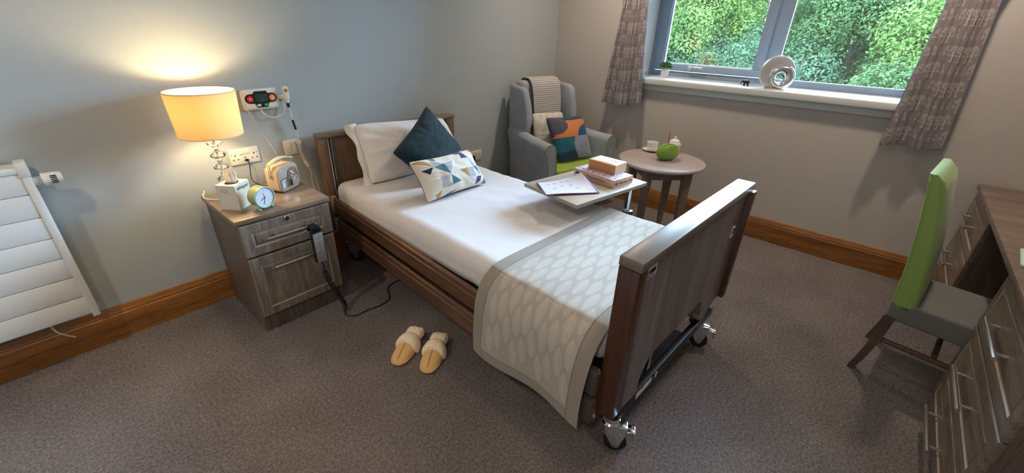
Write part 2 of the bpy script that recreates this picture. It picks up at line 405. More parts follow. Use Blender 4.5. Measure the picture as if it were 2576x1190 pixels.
#--MARK radiator
t = thing('radiator', 'large white panel radiator with horizontal grooves on the wall left of the nightstand', 'radiator', (-4.3, -.06, .22))
b = B(); zs = [.235, .325, .425, .520, .615, .710, .807, .893]
for z0, z1 in zip(zs, zs[1:]): b.box(-.88, .692, -.058, -.046, z0-.22+.0015, z1-.22-.0015, .0015)
b.box(-.88, .692, -.050, .02, .016, .672); b.make('front_panel', m_whitep, t)
b = B(); b.box(-.90, .692, -.062, .035, .672, .695, .004); b.make('top_grille', m_whitep, t)
b = B(); b.box(.690, .716, -.062, .035, -.004, .700, .004); b.box(.686, .719, -.064, .037, .655, .708, .005); b.make('end_cover', m_whitep, t)
v = B(); v.cyl((.716, -.01, .625), (.745, -.01, .625), .017); v.cyl((.742, -.01, .625), (.785, -.01, .627), .027, .024); v.cyl((.785, -.01, .627), (.80, -.01, .628), .024, .019)
vv = v.make('thermostat_valve', m_white, t)
b = B()
for k in range(5): b.box(.765, .783, -.0375+.0005*k, -.030, .612+.007*k, .615+.007*k)
b.make('valve_vents', m_black, vv, 0)
b = B(); b.tube(smooth_path([(.55, 0, .01), (.56, -.0, -.05), (.60, .03, -.12)]), .004, 8); b.make('pipe', m_coil, t)
for z in (.55, .1):
    b = B(); b.box(-.3, -.26, .0, .058, z, z+.05); b.make('wall_bracket', m_whitep, t)

#--MARK bed
TH = math.radians(-2.2289); BX, BY = -2.509, -2.153
bed = thing('profiling_bed', 'brown wooden profiling care bed on chrome castors with side rails and tall footboard', 'bed', (BX, BY, 0), TH)
# headboard
hb = B(); hb.box(.0, 1.0, 2.066, 2.105, .24, .852, .003); hbo = hb.make('headboard', m_hb, bed)
m_hcap = wood('headboard_cap_wood', [c(112, 92, 76), c(132, 112, 94), c(146, 126, 108)], 'x', 3, .04, .35, 0)
b = B(); b.box(-.010, 1.010, 2.050, 2.116, .828, .853, .005); b.make('top_cap', m_hcap, hbo)
for x0_, x1_ in ((.050, .060), (.940, .950)): b = B(); b.box(x0_, x1_, 2.060, 2.069, .24, .826); b.make('channel_gap', m_black, hbo, 0)
for x0_, x1_ in ((-.008, .042), (.958, 1.008)): b = B(); b.box(x0_, x1_, 2.055, 2.108, .235, .826, .004); b.make('side_post', m_hb, hbo)
for x0_, x1_ in ((.042, .050), (.944, .952), (.060, .064), (.936, .940)): b = B(); b.box(x0_, x1_, 2.050, 2.068, .24, .826); b.make('rail_channel', m_steel, hbo, 0)
# footboard with arched cut-out
poly = [(.04, .236), (.172, .236), (.175, .30), (.19, .335), (.215, .362), (.25, .378), (.29, .382), (.64, .382), (.665, .39), (.69, .388), (.715, .365), (.735, .325), (.745, .285), (.738, .268), (.745, .255), (.80, .240), (.855, .262), (.90, .285), (1.0, .285), (1.0, .834), (.04, .834)]
b = B(); b.prism(poly, .002, .055, lambda a, z, h: (a, h, z)); fo = b.make('footboard', m_wal_z, bed, 20)
b = B(); b.box(-.006, 1.006, -.008, .070, .832, .866, .006); b.make('top_cap', m_cap, fo)
b = B(); b.box(-.006, .050, -.002, .066, .236, .832, .002); b.make('side_post', m_edge, fo)
b = B(); b.box(.962, 1.006, -.020, .066, .285, .832, .003); b.make('side_post', m_edge, fo)
m_lab = plain('label_white', c(222, 224, 228), .4); m_red = plain('label_red', c(150, 50, 58), .5)
b = B(); b.box(.045, .108, -.0012, .0022, .785, .826); lb = b.make('maker_label', m_lab, fo, 0)
b = B(); b.box(.052, .1, -.0016, -.0010, .789, .795); b.box(.052, .058, -.0016, -.0010, .789, .818); b.make('label_mark', m_red, lb, 0)
b = B(); b.box(.062, .101, -.0016, -.0010, .800, .818); b.make('label_mark', m_blackm, lb, 0)
b = B(); b.box(.868, .898, -.0012, .0022, .640, .690); lb = b.make('maker_label', m_lab, fo, 0)
b = B(); b.box(.873, .893, -.0016, -.0010, .655, .684); b.make('label_mark', m_black, lb, 0)
# chassis
b = B(); b.box(.05, .94, .0, .028, .186, .234, .003); b.make('cross_bar', m_blackm, bed)
for x0_, x1_ in ((.175, .215), (.220, .300), (.330, .343)): b = B(); b.box(x0_, x1_, -.0012, .0005, .197, .224); b.make('bar_label', m_lab, bed, 0)
b = B(); b.box(.1, .13, .10, 2.04, .22, .26); b.box(.87, .90, .10, 2.04, .22, .26); b.box(.06, .92, 2.02, 2.06, .205, .262); b.make('under_frame', m_blackm, bed)
b = B(); b.box(.185, .40, .066, .19, .12, .345, .012); b.box(.40, .43, .062, .15, .10, .36, .006); b.cyl((.10, .2, .31), (.45, .2, .31), .035); mo = b.make('motor_box', m_black, bed)
b = B(); b.box(.404, .427, .0605, .0625, .14, .25); b.make('motor_label', m_lab, mo, 0)
b = B()
for k in range(4): b.tube(smooth_path([(.2+.03*k, .07, .30), (.22+.03*k, .055, .24-.01*k), (.28+.02*k, .052, .20), (.36, .065, .17)]), .005, 8)
b.make('motor_cable', m_black, mo)
b = B(); b.box(.03, .97, .09, 2.03, .36, .40, .006); b.make('mattress_deck', m_blackm, bed)
def castor(a, bb, rot):
    Mx = TR(a, bb, 0) @ rz(rot) @ Matrix.Scale(1.18, 4); e = B()
    e.cyl((0, 0, .13), (0, 0, .197), .0145, Mx=Mx); e.lathe([(.016, .155), (.027, .152), (.029, .140), (.026, .132), (.031, .128), (.031, .120), (.02, .112), (0, .112)], 24, Mx=Mx)
    e.box(-.018, .055, -.019, .019, .108, .116, .003, Mx=Mx)
    for s_ in (-1, 1): e.prism([(-.018, .112), (.055, .112), (.05, .085), (.035, .03), (.015, .03), (-.01, .075)], s_*.016, s_*.019, lambda x, z, h: (x, h, z), Mx=Mx)
    e.box(.045, .078, -.016, .016, .094, .100, .002, Mx=Mx @ TR(0, 0, 0) @ Matrix.Rotation(.0, 4, 'Y')); e.box(.072, .080, -.018, .018, .066, .100, .002, Mx=Mx)
    f = e.make('castor', m_chrome, bed)
    w = B(); w.lathe([(0, -.012), (.030, -.012), (.036, -.008), (.036, .008), (.030, .012), (0, .012)], 28, Mx=Mx @ TR(.025, 0, .036) @ Matrix.Rotation(PI/2, 4, 'X')); w.make('wheel', m_rubber, f)
    w = B(); w.cyl((.025, -.0195, .036), (.025, .0195, .036), .011, Mx=Mx); w.make('axle', m_steel, f)
castor(.070, .034, -1.0); castor(.895, .045, -1.2); castor(.075, 2.02, -.9); castor(.9, 2.02, .6)
# side rails: two moulded boards each side
RP = [(0, 0), (.024, 0), (.024, .066), (.018, .072), (.022, .080), (.022, .096), (.014, .104), (.004, .102), (0, .096)]
def rail(side, z0h, z0f):
    e = B(); A = [(0.0, 2.04), (-.030, .062)]
    rings = []
    for (a, bb), z0 in ((A[0], z0h), (A[1], z0f)):
        rings.append([e.bm.verts.new(((a+.026-p) if side < 0 else (1-a-.026+p), bb, z0+q)) for p, q in RP])
    n = len(RP)
    for i in range(n): e.bm.faces.new((rings[0][i], rings[0][(i+1) % n], rings[1][(i+1) % n], rings[1][i]))
    e.bm.faces.new(rings[0]); e.bm.faces.new(rings[1][::-1])
    r = e.make('side_rail', m_rail, bed, 25)
    q_ = B(); a1 = -.034 if side < 0 else 1.003; q_.box(a1, a1+.031, .066, .112, z0f-.006, z0f+.106, .007); q_.make('rail_end_cap', plain('grey_cap', c(86, 80, 74), .5), r)
    k = B(); a0 = -.003 if side < 0 else .975
    k.box(a0, a0+.031, 2.012, 2.046, z0h-.004, z0h+.107, .008); k.make('rail_end_cap', plain('beige_cap', c(176, 158, 128), .4), r)
for sd in (-1, 1): rail(sd, .372, .322); rail(sd, .228, .185)

m_col = {}
def bed_pt(a, bb, z): return (BX+a*math.cos(TH)-bb*math.sin(TH), BY+a*math.sin(TH)+bb*math.cos(TH), z)
# mattress under its sheet
def mat_fn(p, n):
    q = Vector(p); s_ = noise.fractal(Vector((p.x*2.2+p.y*1.1, p.y*1.4-p.x, 0)), 1.0, 2.0, 3)*.004
    r = noise.ridged_multi_fractal(Vector((p.x*5+p.y*3, p.y*2.2, 1.3)), 1.0, 2.0, 3, 1.0, 2.0)*.0025
    e = noise.noise(Vector((p.y*16, p.x*2, 3)))*.004*min(1, max(0, (abs(p.x)-.36)/.08))
    return q+n*(s_+r+e)
b = B(); b.rbox((0, 0, 0), (.925, 1.945, .165), .055, (44, 90, 6), mat_fn); mt = b.make('mattress', m_sheet, None, 60)
place(mt, bed_pt(.492, 1.05, .482), TH); tag(mt, 'long single mattress under a smooth white cotton sheet on the care bed', 'mattress')
#--MARK runner
def profile_resample(pts, n):
    P = np.array([list(p) for p in smooth_path([(a, 0, z) for a, z in pts], 12)])[:, [0, 2]]
    s_ = np.r_[0, np.cumsum(np.hypot(*np.diff(P, axis=0).T))]; u = np.linspace(0, s_[-1], n)
    return np.c_[np.interp(u, s_, P[:, 0]), np.interp(u, s_, P[:, 1])], s_[-1]
prof, LS = profile_resample([(-.066, .185), (-.062, .30), (-.056, .43), (-.030, .510), (.02, .556), (.08, .571), (.3, .573), (.7, .573), (.90, .571), (.96, .545), (.985, .47), (.99, .36)], 560)
nb = 300; bs = np.linspace(.085, .640, nb)
P = np.zeros((560, nb, 3)); su = np.linspace(0, LS, 560)
P[:, :, 0] = prof[:, 0][:, None]; P[:, :, 2] = prof[:, 1][:, None]; P[:, :, 1] = bs[None, :]
hang = np.clip((.47-prof[:, 1])/.28, 0, 1)*(prof[:, 0] < .3)
P[:, :, 0] += -(hang[:, None])*.014*np.sin(bs[None, :]*13+.8)-(hang[:, None])*.012*(bs[None, :] < .4)*(.4-bs[None, :])
P[:, :, 1] += hang[:, None]*.012*np.sin(su[:, None]*9)
P[:, :, 2] += .0022*np.sin(bs[None, :]*24+su[:, None]*9)*(hang[:, None] == 0)*(P[:, :, 2] > .56)
du, dv = LS/559, (.555)/(nb-1); segs = []
row = 0; vv0 = .07
cols = np.arange(.075, .49, .0415)
for k, vb in enumerate(cols):
    u = .06-(k % 3)*.055
    while u < LS-.05:
        Lf = .125; lean = .012
        if u > .02 and u+Lf < LS-.03:
            segs.append((u, vb, u+Lf, vb+lean, .0018))
            for q in range(15):
                tt = (q+1)/16; w_ = .019*math.sin(PI*min(1, tt*.9+.12))**.8
                for sg in (-1, 1): segs.append((u+Lf*tt, vb+lean*tt, u+Lf*tt+w_*.75, vb+lean*tt+sg*w_, .0020))
        u += .142
mask = seg_raster(560, nb, du, dv, segs, .0008)[:, :, None]
Cc = L3(172, 166, 158)*(1-mask)+L3(210, 204, 195)*mask
V_ = np.broadcast_to((bs-.085)[None, :], (560, nb)); U_ = np.broadcast_to(su[:, None], (560, nb))
band = (V_ < .055) | (V_ > .555-.055) | (U_ < .045)
Cc[band] = L3(150, 142, 134)
seam = (np.abs(V_-.055) < .0016) | (np.abs(V_-.5) < .0016) | ((np.abs(U_-.045) < .0016)); Cc[seam & (V_ > .053) & (V_ < .502)] = L3(116, 108, 100)
o = paint_grid('bed_runner', P, Cc, m_paint); place(o, (BX, BY, 0), TH)
md = o.modifiers.new('thick', 'SOLIDIFY'); md.thickness = .004; md.offset = -1
tag(o, 'beige fern patterned bed runner with plain taupe border across the foot of the mattress', 'bed runner')

#--MARK cushions
def cushion_points(c4, T, n, m, pinch=.05, wr=.004, seed=0, pw=.42, rc=.05):
    TL, TR_, BR, BL = [np.array(p, float) for p in c4]
    ctr = (TL+TR_+BR+BL)/4; nrm = np.cross((TR_+BR-TL-BL), (TL+TR_-BL-BR)); nrm /= np.linalg.norm(nrm)
    u = np.sin(np.linspace(-1, 1, n)*PI/2*.999)*.35+np.linspace(-1, 1, n)*.65; v = np.sin(np.linspace(-1, 1, m)*PI/2*.999)*.35+np.linspace(-1, 1, m)*.65
    u /= u[-1]; v /= v[-1]
    U, V = np.meshgrid(u, v, indexing='ij')
    Ue = U*(1-pinch*(1-V**2)); Ve = V*(1-pinch*(1-U**2)*1.2)
    cr_ = 1-rc*(np.abs(U)**5*np.abs(V)**5); Ue = Ue*cr_; Ve = Ve*cr_
    s_, t_ = (Ue+1)/2, (Ve+1)/2     # v=-1 top
    P = (1-t_)[..., None]*((1-s_)[..., None]*TL+s_[..., None]*TR_)+t_[..., None]*((1-s_)[..., None]*BL+s_[..., None]*BR)
    F = ((1-np.abs(U)**2.2)*(1-np.abs(V)**2.2)).clip(0)**pw
    W_ = np.array([[noise.fractal(Vector((a*2.2+seed*7, b_*2.2, seed)), 1, 2, 2) for b_ in v] for a in u])*wr
    W2 = np.array([[noise.noise(Vector((math.atan2(b_, a)*5+seed, seed*3.1, math.hypot(a, b_)*.7))) for b_ in v] for a in u])*wr*1.6*np.clip(np.hypot(U, V)-.3, 0, 1)
    front = P+nrm*((T/2*F+(W_+W2)*F)[..., None]); back = P-nrm*((T/2*F+W_*F)[..., None])
    return front, back, ctr, (U, V), P
def cushion(name, label, c4, T, mat, colorfn=None, n=60, m=60, parent=None, piping=None, group=None, base_z=None, **kw):
    f, bk, ctr, (U, V), Pm = cushion_points(c4, T, n, m, **kw)
    o0 = np.array([ctr[0], ctr[1], min(p[2] for p in c4)])
    f = f-o0; bk = bk-o0
    if colorfn is None: cf = cb = np.zeros(f.shape)
    else: cf, cb = colorfn((U+1)/2, (V+1)/2)
    me = bpy.data.meshes.new(name); idx = np.arange(n*m).reshape(n, m); N = n*m
    F1 = np.stack([idx[:-1, :-1], idx[1:, :-1], idx[1:, 1:], idx[:-1, 1:]], -1).reshape(-1, 4)
    # weld the rims
    mp = np.arange(2*N); rim = np.zeros((n, m), bool); rim[0] = rim[-1] = True; rim[:, 0] = rim[:, -1] = True
    mp[N+idx[rim]] = idx[rim]
    F2 = mp[(F1+N)[:, ::-1]]
    V3 = np.concatenate([f.reshape(-1, 3), bk.reshape(-1, 3)]); C3 = np.concatenate([cf.reshape(-1, 3), cb.reshape(-1, 3)])
    used = np.unique(np.concatenate([F1.ravel(), F2.ravel()])); re = np.full(2*N, -1); re[used] = np.arange(len(used))
    fill_mesh(me, V3[used], re[np.concatenate([F1[:, ::-1], F2[:, ::-1]])], C3[used]); me.materials.append(mat)
    o = bpy.data.objects.new(name, me); COL.objects.link(o); o.location = o0
    tag(o, label, 'cushion' if 'cushion' in name else 'pillow', group)
    if piping:
        ring = [f[i, 0] for i in range(n)]+[f[-1, j] for j in range(1, m)]+[f[i, -1] for i in range(n-2, -1, -1)]+[f[0, j] for j in range(m-2, 0, -1)]
        p = B(); p.tube([tuple(q) for q in ring[::2]], .0035, 6, closed=True); p.make('piping', piping, o)
    return o, (f, bk)
# Oxford pillow: body and wide flat hem
pc = [(-2.235, -.150, .898), (-1.555, -.178, .855), (-1.53, -.385, .572), (-2.285, -.352, .572)]
o, _ = cushion('bed_pillow', 'white cotton pillow with a loose hem leaning on the headboard behind the teal cushion', pc, .15, m_pillow, n=90, m=70, pinch=.03, wr=.013, seed=2, pw=.5)
TL, TR_, BR, BL = [np.array(p) for p in pc]; o0 = np.array(o.location)
e1 = []; 
for k in range(60):
    t_ = k/59; p = TL+(BL-TL)*t_; out = (TL-TR_)/np.linalg.norm(TL-TR_)
    wv = .013*math.sin(t_*7+.8)+.006*math.sin(t_*15)
    nrm = np.cross(TR_-TL, BL-TL); nrm /= np.linalg.norm(nrm)
    e1.append([tuple(p-o0+out*(-.02)), tuple(p-o0+out*.012+nrm*wv*.6), tuple(p-o0+out*(.030+.022*max(0, 1-t_*5)+.006*math.sin(t_*13))+nrm*wv*1.3)])
b = B(); b.grid(e1); h_ = b.make('pillow_hem', m_pillow, o, 60); sm = h_.modifiers.new('s', 'SOLIDIFY'); sm.thickness = .003
# teal diamond
cushion('velvet_cushion', 'dark teal velvet cushion standing on its corner against the white pillow',
        [(-1.805, -.318, .985), (-1.628, -.452, .692), (-2.03, -.610, .565), (-2.196, -.475, .775)], .165, m_teal, n=90, m=90, pinch=.10, wr=.007, seed=4, rc=.05, piping=m_tealp)
def inpoly(U, V, poly):
    r = np.zeros(U.shape, bool); n = len(poly)
    for i in range(n):
        x0, y0 = poly[i]; x1, y1 = poly[(i+1) % n]
        if y0 == y1: continue
        k = ((y0 > V) != (y1 > V)) & (U < (x1-x0)*(V-y0)/(y1-y0)+x0); r ^= k
    return r
PAL = {'gold': (186, 138, 84), 'teal': (52, 108, 122), 'grey': (172, 176, 180), 'navy': (24, 20, 50), 'purple': (50, 40, 100)}
LUM = [('gold', [(0.0, 0.08), (0.07, 0.01), (0.15, 0.03), (0.2, 0.13), (0.21, 0.22), (0.12, 0.14)]), ('teal', [(0.24, -.01), (0.34, -0.02), (0.31, 0.1), (0.25, 0.06)]),
 ('grey', [(0.22, 0.07), (0.39, 0.2), (0.21, 0.23)]), ('teal', [(0.22, 0.24), (0.39, 0.2), (0.4, 0.5)]), ('grey', [(0.39, 0.2), (0.55, 0.17), (0.4, 0.5)]),
 ('navy', [(0.04, 0.28), (0.21, 0.24), (0.12, 0.4)]), ('grey', [(0.23, 0.51), (0.4, 0.5), (0.33, 0.64), (0.37, 0.78), (0.21, 0.81)]), ('teal', [(0.4, 0.51), (0.53, 0.75), (0.37, 0.78)]),
 ('gold', [(0.57, 0.46), (0.73, 0.45), (0.69, 0.72)]), ('grey', [(0.73, 0.45), (0.85, 0.47), (0.81, 0.76), (0.69, 0.73)]), ('purple', [(0.64, 0.02), (0.77, -0.02), (0.83, 0.2), (0.71, 0.18), (0.73, 0.06)]),
 ('grey', [(0.83, 0.2), (0.94, 0.47), (0.85, 0.47)]), ('teal', [(0.86, 0.47), (0.94, 0.48), (0.93, 0.76)]), ('purple', [(0.82, 0.75), (0.93, 0.76), (0.85, 0.89), (0.74, 0.97)]),
 ('teal', [(0.97, 0.81), (1.02, 1.02), (0.87, 0.98)]), ('gold', [(0.92, -0.02), (1.02, -0.02), (0.98, 0.12), (0.93, 0.08)]), ('gold', [(0.1, 0.91), (0.21, 0.82), (0.15, 1.02)]), ('teal', [(0.2, 1.0), (0.33, 0.94), (0.45, 0.93), (0.32, 1.0)])]
def lum_col(U, V):
    C_ = np.zeros(U.shape+(3,))+L3(226, 218, 204)
    for k, p in LUM: C_[inpoly(U, V, p)] = L3(*PAL[k])
    return C_, np.zeros(U.shape+(3,))+L3(60, 34, 34)
cushion('lumbar_cushion', 'oblong cream cushion with teal, grey and purple triangles, lowest on the bed',
        [(-2.262, -.715, .792), (-1.822, -.722, .785), (-1.755, -.812, .572), (-2.225, -.815, .572)], .13, m_paint, lum_col, n=240, m=170, pinch=.09, wr=.006, seed=6)
#--MARK nightstand
NX, NY = -3.061, -.506
ns = thing('bedside_cabinet', 'weathered grey brown bedside cabinet with two drawer fronts beside the bed', 'cabinet', (NX+.2245, NY+.23, 0), .006)
hx = .2245; yf = -.213
b = B(); b.box(-hx+.012, -hx+.03, yf, .225, 0, .61); b.box(hx-.030, hx-.012, yf, .225, 0, .61); b.box(-hx+.012, hx-.012, .21, .225, 0, .61); b.box(-hx+.03, hx-.03, yf+.005, .21, .08, .098); b.box(-hx+.03, hx-.03, yf+.005, .21, .425, .435)
b.make('carcass', m_car, ns, 0)
b = B(); b.box(-hx+.03, hx-.03, yf+.006, yf+.022, 0, .092); b.make('plinth', m_car, ns, 0)
b = B(); b.box(.100, .112, yf+.001, yf+.006, .012, .034, .002); b.make('blue_tag', plain('blue_tag', c(30, 80, 170), .5), ns)
b = B(); b.box(-hx, hx, -.23, .23, .608, .632, .003); b.make('cabinet_top', m_top, ns)
def panel_front(name, x0, x1, z0, z1, yb, mat, parent, sgn=-1, th=.018, off=.045):
    """routed drawer front; faces -y when sgn=-1, +y when sgn=1"""
    e = B(); rings = []
    for ins, d in ((0, 0), (0, th-.004), (.004, th), (off, th), (off+.004, th-.005), (off+.008, th-.005), (off+.016, th-.001), (off+.022, th)):
        rings.append([e.bm.verts.new((a, yb+sgn*d, z)) for a, z in ((x0+ins, z0+ins), (x1-ins, z0+ins), (x1-ins, z1-ins), (x0+ins, z1-ins))])
    for k, (A, Q) in enumerate(zip(rings, rings[1:])):
        for i in range(4):
            f = e.bm.faces.new((A[i], A[(i+1) % 4], Q[(i+1) % 4], Q[i])); f.material_index = 1 if k in (3, 4) else 0
    e.bm.faces.new(rings[-1]); e.bm.faces.new(rings[0][::-1])
    return e.make(name, [mat, m_groove], parent, 15)
def bar_handle(x0, x1, yface, z, parent, sgn=-1, r=.0058, so=.03, pin=.045):
    e = B(); e.cyl((x0, yface+sgn*so, z), (x1, yface+sgn*so, z), r, n=16)
    for x in (x0+pin, x1-pin): e.cyl((x, yface, z), (x, yface+sgn*so, z), r*.75, n=12)
    return e.make('handle', m_steel, parent)
d = panel_front('drawer_front', -hx+.012, hx-.012, .438, .602, yf, m_dr_z, ns); bar_handle(-.118, .122, yf-.018, .522, d)
k = B(); k.lathe([(0, 0), (.011, 0), (.013, .002), (.011, .005), (.006, .005), (.0055, .003), (0, .003)], 24, Mx=TR(-.002, yf-.018, .585) @ Matrix.Rotation(PI/2, 4, 'X')); lk = k.make('lock', m_chrome, d)
k = B(); k.box(-.0035, -.0005, yf-.0225, yf-.0205, .581, .589); k.make('keyhole', m_black, lk, 0)
d = panel_front('drawer_front', -hx+.012, hx-.012, .098, .428, yf, m_dr_z, ns); bar_handle(-.118, .122, yf-.018, .366, d)
NT = .632
# ---- handset on the drawer handle
hs = thing('bed_control_handset', 'black bed remote handset with grey button face hooked over the upper drawer handle', 'remote control', (-2.742, -.575, .33), .04)
b = B(); b.box(-.029, .029, -.012, .016, 0, .172, .005); b.make('case', m_black, hs)
b = B(); b.box(-.025, .025, -.0145, -.0115, .004, .166, .001); fc = b.make('button_face', plain('grey_face', c(146, 150, 154), .4), hs)
m_btn = plain('button_pale', c(176, 180, 182), .4)
for i in range(4):
    for s_ in (-1, 1):
        z = .148-i*.024
        b = B(); b.lathe([(0, 0), (.007, 0), (.0065, .0012), (0, .0012)], 16, Mx=TR(s_*.0125, -.0145, z+s_*.0) @ Matrix.Rotation(PI/2, 4, 'X')); bt = b.make('button', m_btn, hs)
        b = B(); q = .0028 if s_ < 0 else -.0028
        b.prism([(s_*.0125-.0025, z-q*.6), (s_*.0125+.0025, z-q*.6), (s_*.0125, z+q)], -.0163, -.0157, lambda a, z_, h: (a, h, z_)); b.make('arrow', m_black, bt, 0)
b = B(); b.box(-.026, .026, -.006, .012, .165, .188, .004); b.box(-.022, .022, -.006, .046, .190, .198, .003); b.box(-.022, .022, .04, .046, .165, .198, .002); b.box(-.022, .022, -.006, .0, .170, .198, .002); b.make('hook', m_black, hs)
# cable: straight, coil, then on the carpet to the bed
O = Vector((-2.742, -.575, .33))
pts = smooth_path([Vector((-2.742, -.576, .332)), Vector((-2.738, -.578, .300)), Vector((-2.738, -.580, .270))], 4)
coil_c = smooth_path([(-2.738, -.58, .27), (-2.728, -.585, .20), (-2.705, -.60, .12), (-2.685, -.615, .05), (-2.69, -.62, .022)], 60)
L = len(coil_c); coil = []
for i, p in enumerate(coil_c):
    a = i*2*PI/8; w = min(1, i/10, (L-1-i)/10); coil.append(p+Vector((math.cos(a), math.sin(a), .25*math.sin(a)))*.0105*w)
flo = smooth_path([(-2.69, -.62, .014), (-2.705, -.66, .006), (-2.665, -.70, .005), (-2.60, -.70, .005), (-2.525, -.715, .005), (-2.45, -.69, .005), (-2.40, -.60, .005), (-2.33, -.57, .005), (-2.2, -.6, .005)], 10)
b = B(); b.tube(pts+coil+flo, .0032, 8); ca = b.make('handset_cable', m_black, hs); ca.matrix_parent_inverse = (TR(*hs.location) @ rz(.04)).inverted()

# ---- wall fittings
def socket_plate(loc, label, w=.146, h=.086, plugs=(), usb=False):
    t = thing('wall_socket', label, 'socket', loc)
    b = B(); b.box(-w/2, w/2, -.009, 0, -h/2, h/2, .004); b.make('face_plate', m_white, t)
    for x in (-.013, .013):
        b = B(); b.box(x-.010, x+.010, -.013, -.008, .010, .034, .002); b.make('switch', m_white, t)
    b = B()
    for s_ in (-1, 1):
        cx = s_*.046
        b.box(cx-.0025, cx+.0025, -.0095, -.0085, .004, .013); b.box(cx-.0155, cx-.0075, -.0095, -.0085, -.017, -.0125); b.box(cx+.0075, cx+.0155, -.0095, -.0085, -.017, -.0125)
        b.cyl((s_*.062, -.0092, .012), (s_*.062, -.0088, .012), .0025, n=10)
    if usb: b.box(-.006, .006, -.0095, -.0085, -.010, -.006); b.box(-.006, .006, -.0095, -.0085, -.022, -.018)
    b.make('pin_holes', m_black, t, 0)
    return t
socket_plate((-2.805, 0, .784), 'white double wall socket with black charging lead between the lamp and the radio', usb=True)
b = B(); b.lathe([(0, 0), (.010, 0), (.010, .012), (0, .012)], 16, Mx=TR(-2.802, -.010, .762) @ Matrix.Rotation(PI/2, 4, 'X'), sy=.6)
b.tube(smooth_path([(-2.802, -.022, .762), (-2.800, -.03, .745), (-2.806, -.034, .70), (-2.809, -.034, .66), (-2.80, -.06, .640), (-2.79, -.10, .637), (-2.765, -.16, .637), (-2.745, -.19, .637)]), .0022, 8)
tag(b.make('charging_lead', m_black), 'thin black lead plugged below the socket switches and running down behind the tissue box', 'cable')
socket_plate((-1.078, 0, .447), 'white double wall socket low on the wall between bed and armchair')
b = B(); b.rbox((0, -.018, 0), (.045, .03, .045), .012, (3, 3, 3)); b.tube(smooth_path([(0, -.025, -.018), (-.005, -.03, -.05), (-.02, -.03, -.12), (-.03, -.03, -.2), (-.04, -.04, -.3), (-.04, -.06, -.42)]), .004, 8)
tag(place(b.make('plug', m_black), (-1.130, -.012, .437)), 'round black plug pushed into the low socket right of the bed', 'plug')
t = thing('light_switch', 'square white wall plate with two rocker switches behind the radio handle', 'switch', (-2.553, 0, .787))
b = B(); b.box(-.046, .046, -.010, 0, -.043, .043, .004); b.make('face_plate', m_white, t)
for x in (-.018, .010): b = B(); b.box(x-.0135, x+.0135, -.014, -.009, -.028, .028, .002); b.make('switch', m_white, t)
# nurse call unit
t = thing('nurse_call_unit', 'white nurse call panel with screen and red and orange buttons on the wall', 'call unit', (-2.665, 0, 1.066))
b = B(); b.box(-.092, .092, -.032, 0, -.053, .053, .016, seg=4); b.make('housing', m_white, t)
out = [(-.055, .030), (-.036, .030), (-.030, .042), (.030, .042), (.036, .030), (.055, .030)]
arcR = [(.055+.024*math.cos(a), .006+.024*math.sin(a)) for a in [PI/2-PI*i/10 for i in range(1, 10)]]
arcL = [(-.055+.024*math.cos(a), .006+.024*math.sin(a)) for a in [-PI/2-PI*i/10 for i in range(1, 10)]]
poly = out+arcR+[(.055, -.018), (.036, -.018), (.026, -.040), (-.026, -.040), (-.036, -.018), (-.055, -.018)]+arcL
b = B(); b.prism(poly, -.0335, -.031, lambda a, z, h: (a, h, z)); b.make('dark_fascia', m_black, t, 20)
b = B(); b.box(-.030, .030, -.0355, -.033, -.012, .026, .001); b.make('screen', plain('lcd', c(44, 72, 70), .2), t)
for x, cl, nm in ((-.055, c(200, 34, 34), 'red_button'), (.055, c(222, 120, 60), 'orange_button')):
    b = B(); b.lathe([(0, 0), (.017, 0), (.0165, .003), (0, .004)], 24, Mx=TR(x, -.0335, .006) @ Matrix.Rotation(PI/2, 4, 'X')); o = b.make(nm, plain(nm, cl, .35), t)
    if x < 0:
        b = B(); b.box(x-.006, x+.006, -.0378, -.036, .0035, .0085); b.box(x-.0025, x+.0025, -.0378, -.036, 0, .012); b.make('cross_mark', m_white, o, 0)
    else:
        b = B(); b.lathe([(.0085, 0), (.0105, 0), (.0105, .0006), (.0085, .0006), (.0085, 0)], 24, Mx=TR(x, -.0368, .006) @ Matrix.Rotation(PI/2, 4, 'X')); b.prism([(x-.006, .001), (x+.006, .001), (x+.003, .009), (x, .013), (x-.003, .009)], -.0378, -.036, lambda a, z, h: (a, h, z)); b.make('bell_mark', m_white, o, 20)
for x, cl, nm in ((-.018, c(206, 212, 222), 'grey_button'), (.018, c(60, 190, 70), 'green_button')):
    b = B(); b.box(x-.010, x+.010, -.0365, -.033, -.034, -.022, .002); b.make(nm, plain(nm, cl, .4), t)
b = B(); b.box(.088, .125, -.020, -.006, -.012, .010, .004); b.box(.112, .130, -.034, -.004, -.018, .006, .004); b.make('holder_arm', m_white, t)
cp = smooth_path([(-.01, -.015, -.053), (.0, -.018, -.075), (.03, -.022, -.098), (.07, -.022, -.098), (.105, -.02, -.08), (.112, -.018, -.05), (.110, -.015, -.015)], 8)
b = B(); b.tube(cp, .0032, 8); b.make('looped_cable', m_coil, t)
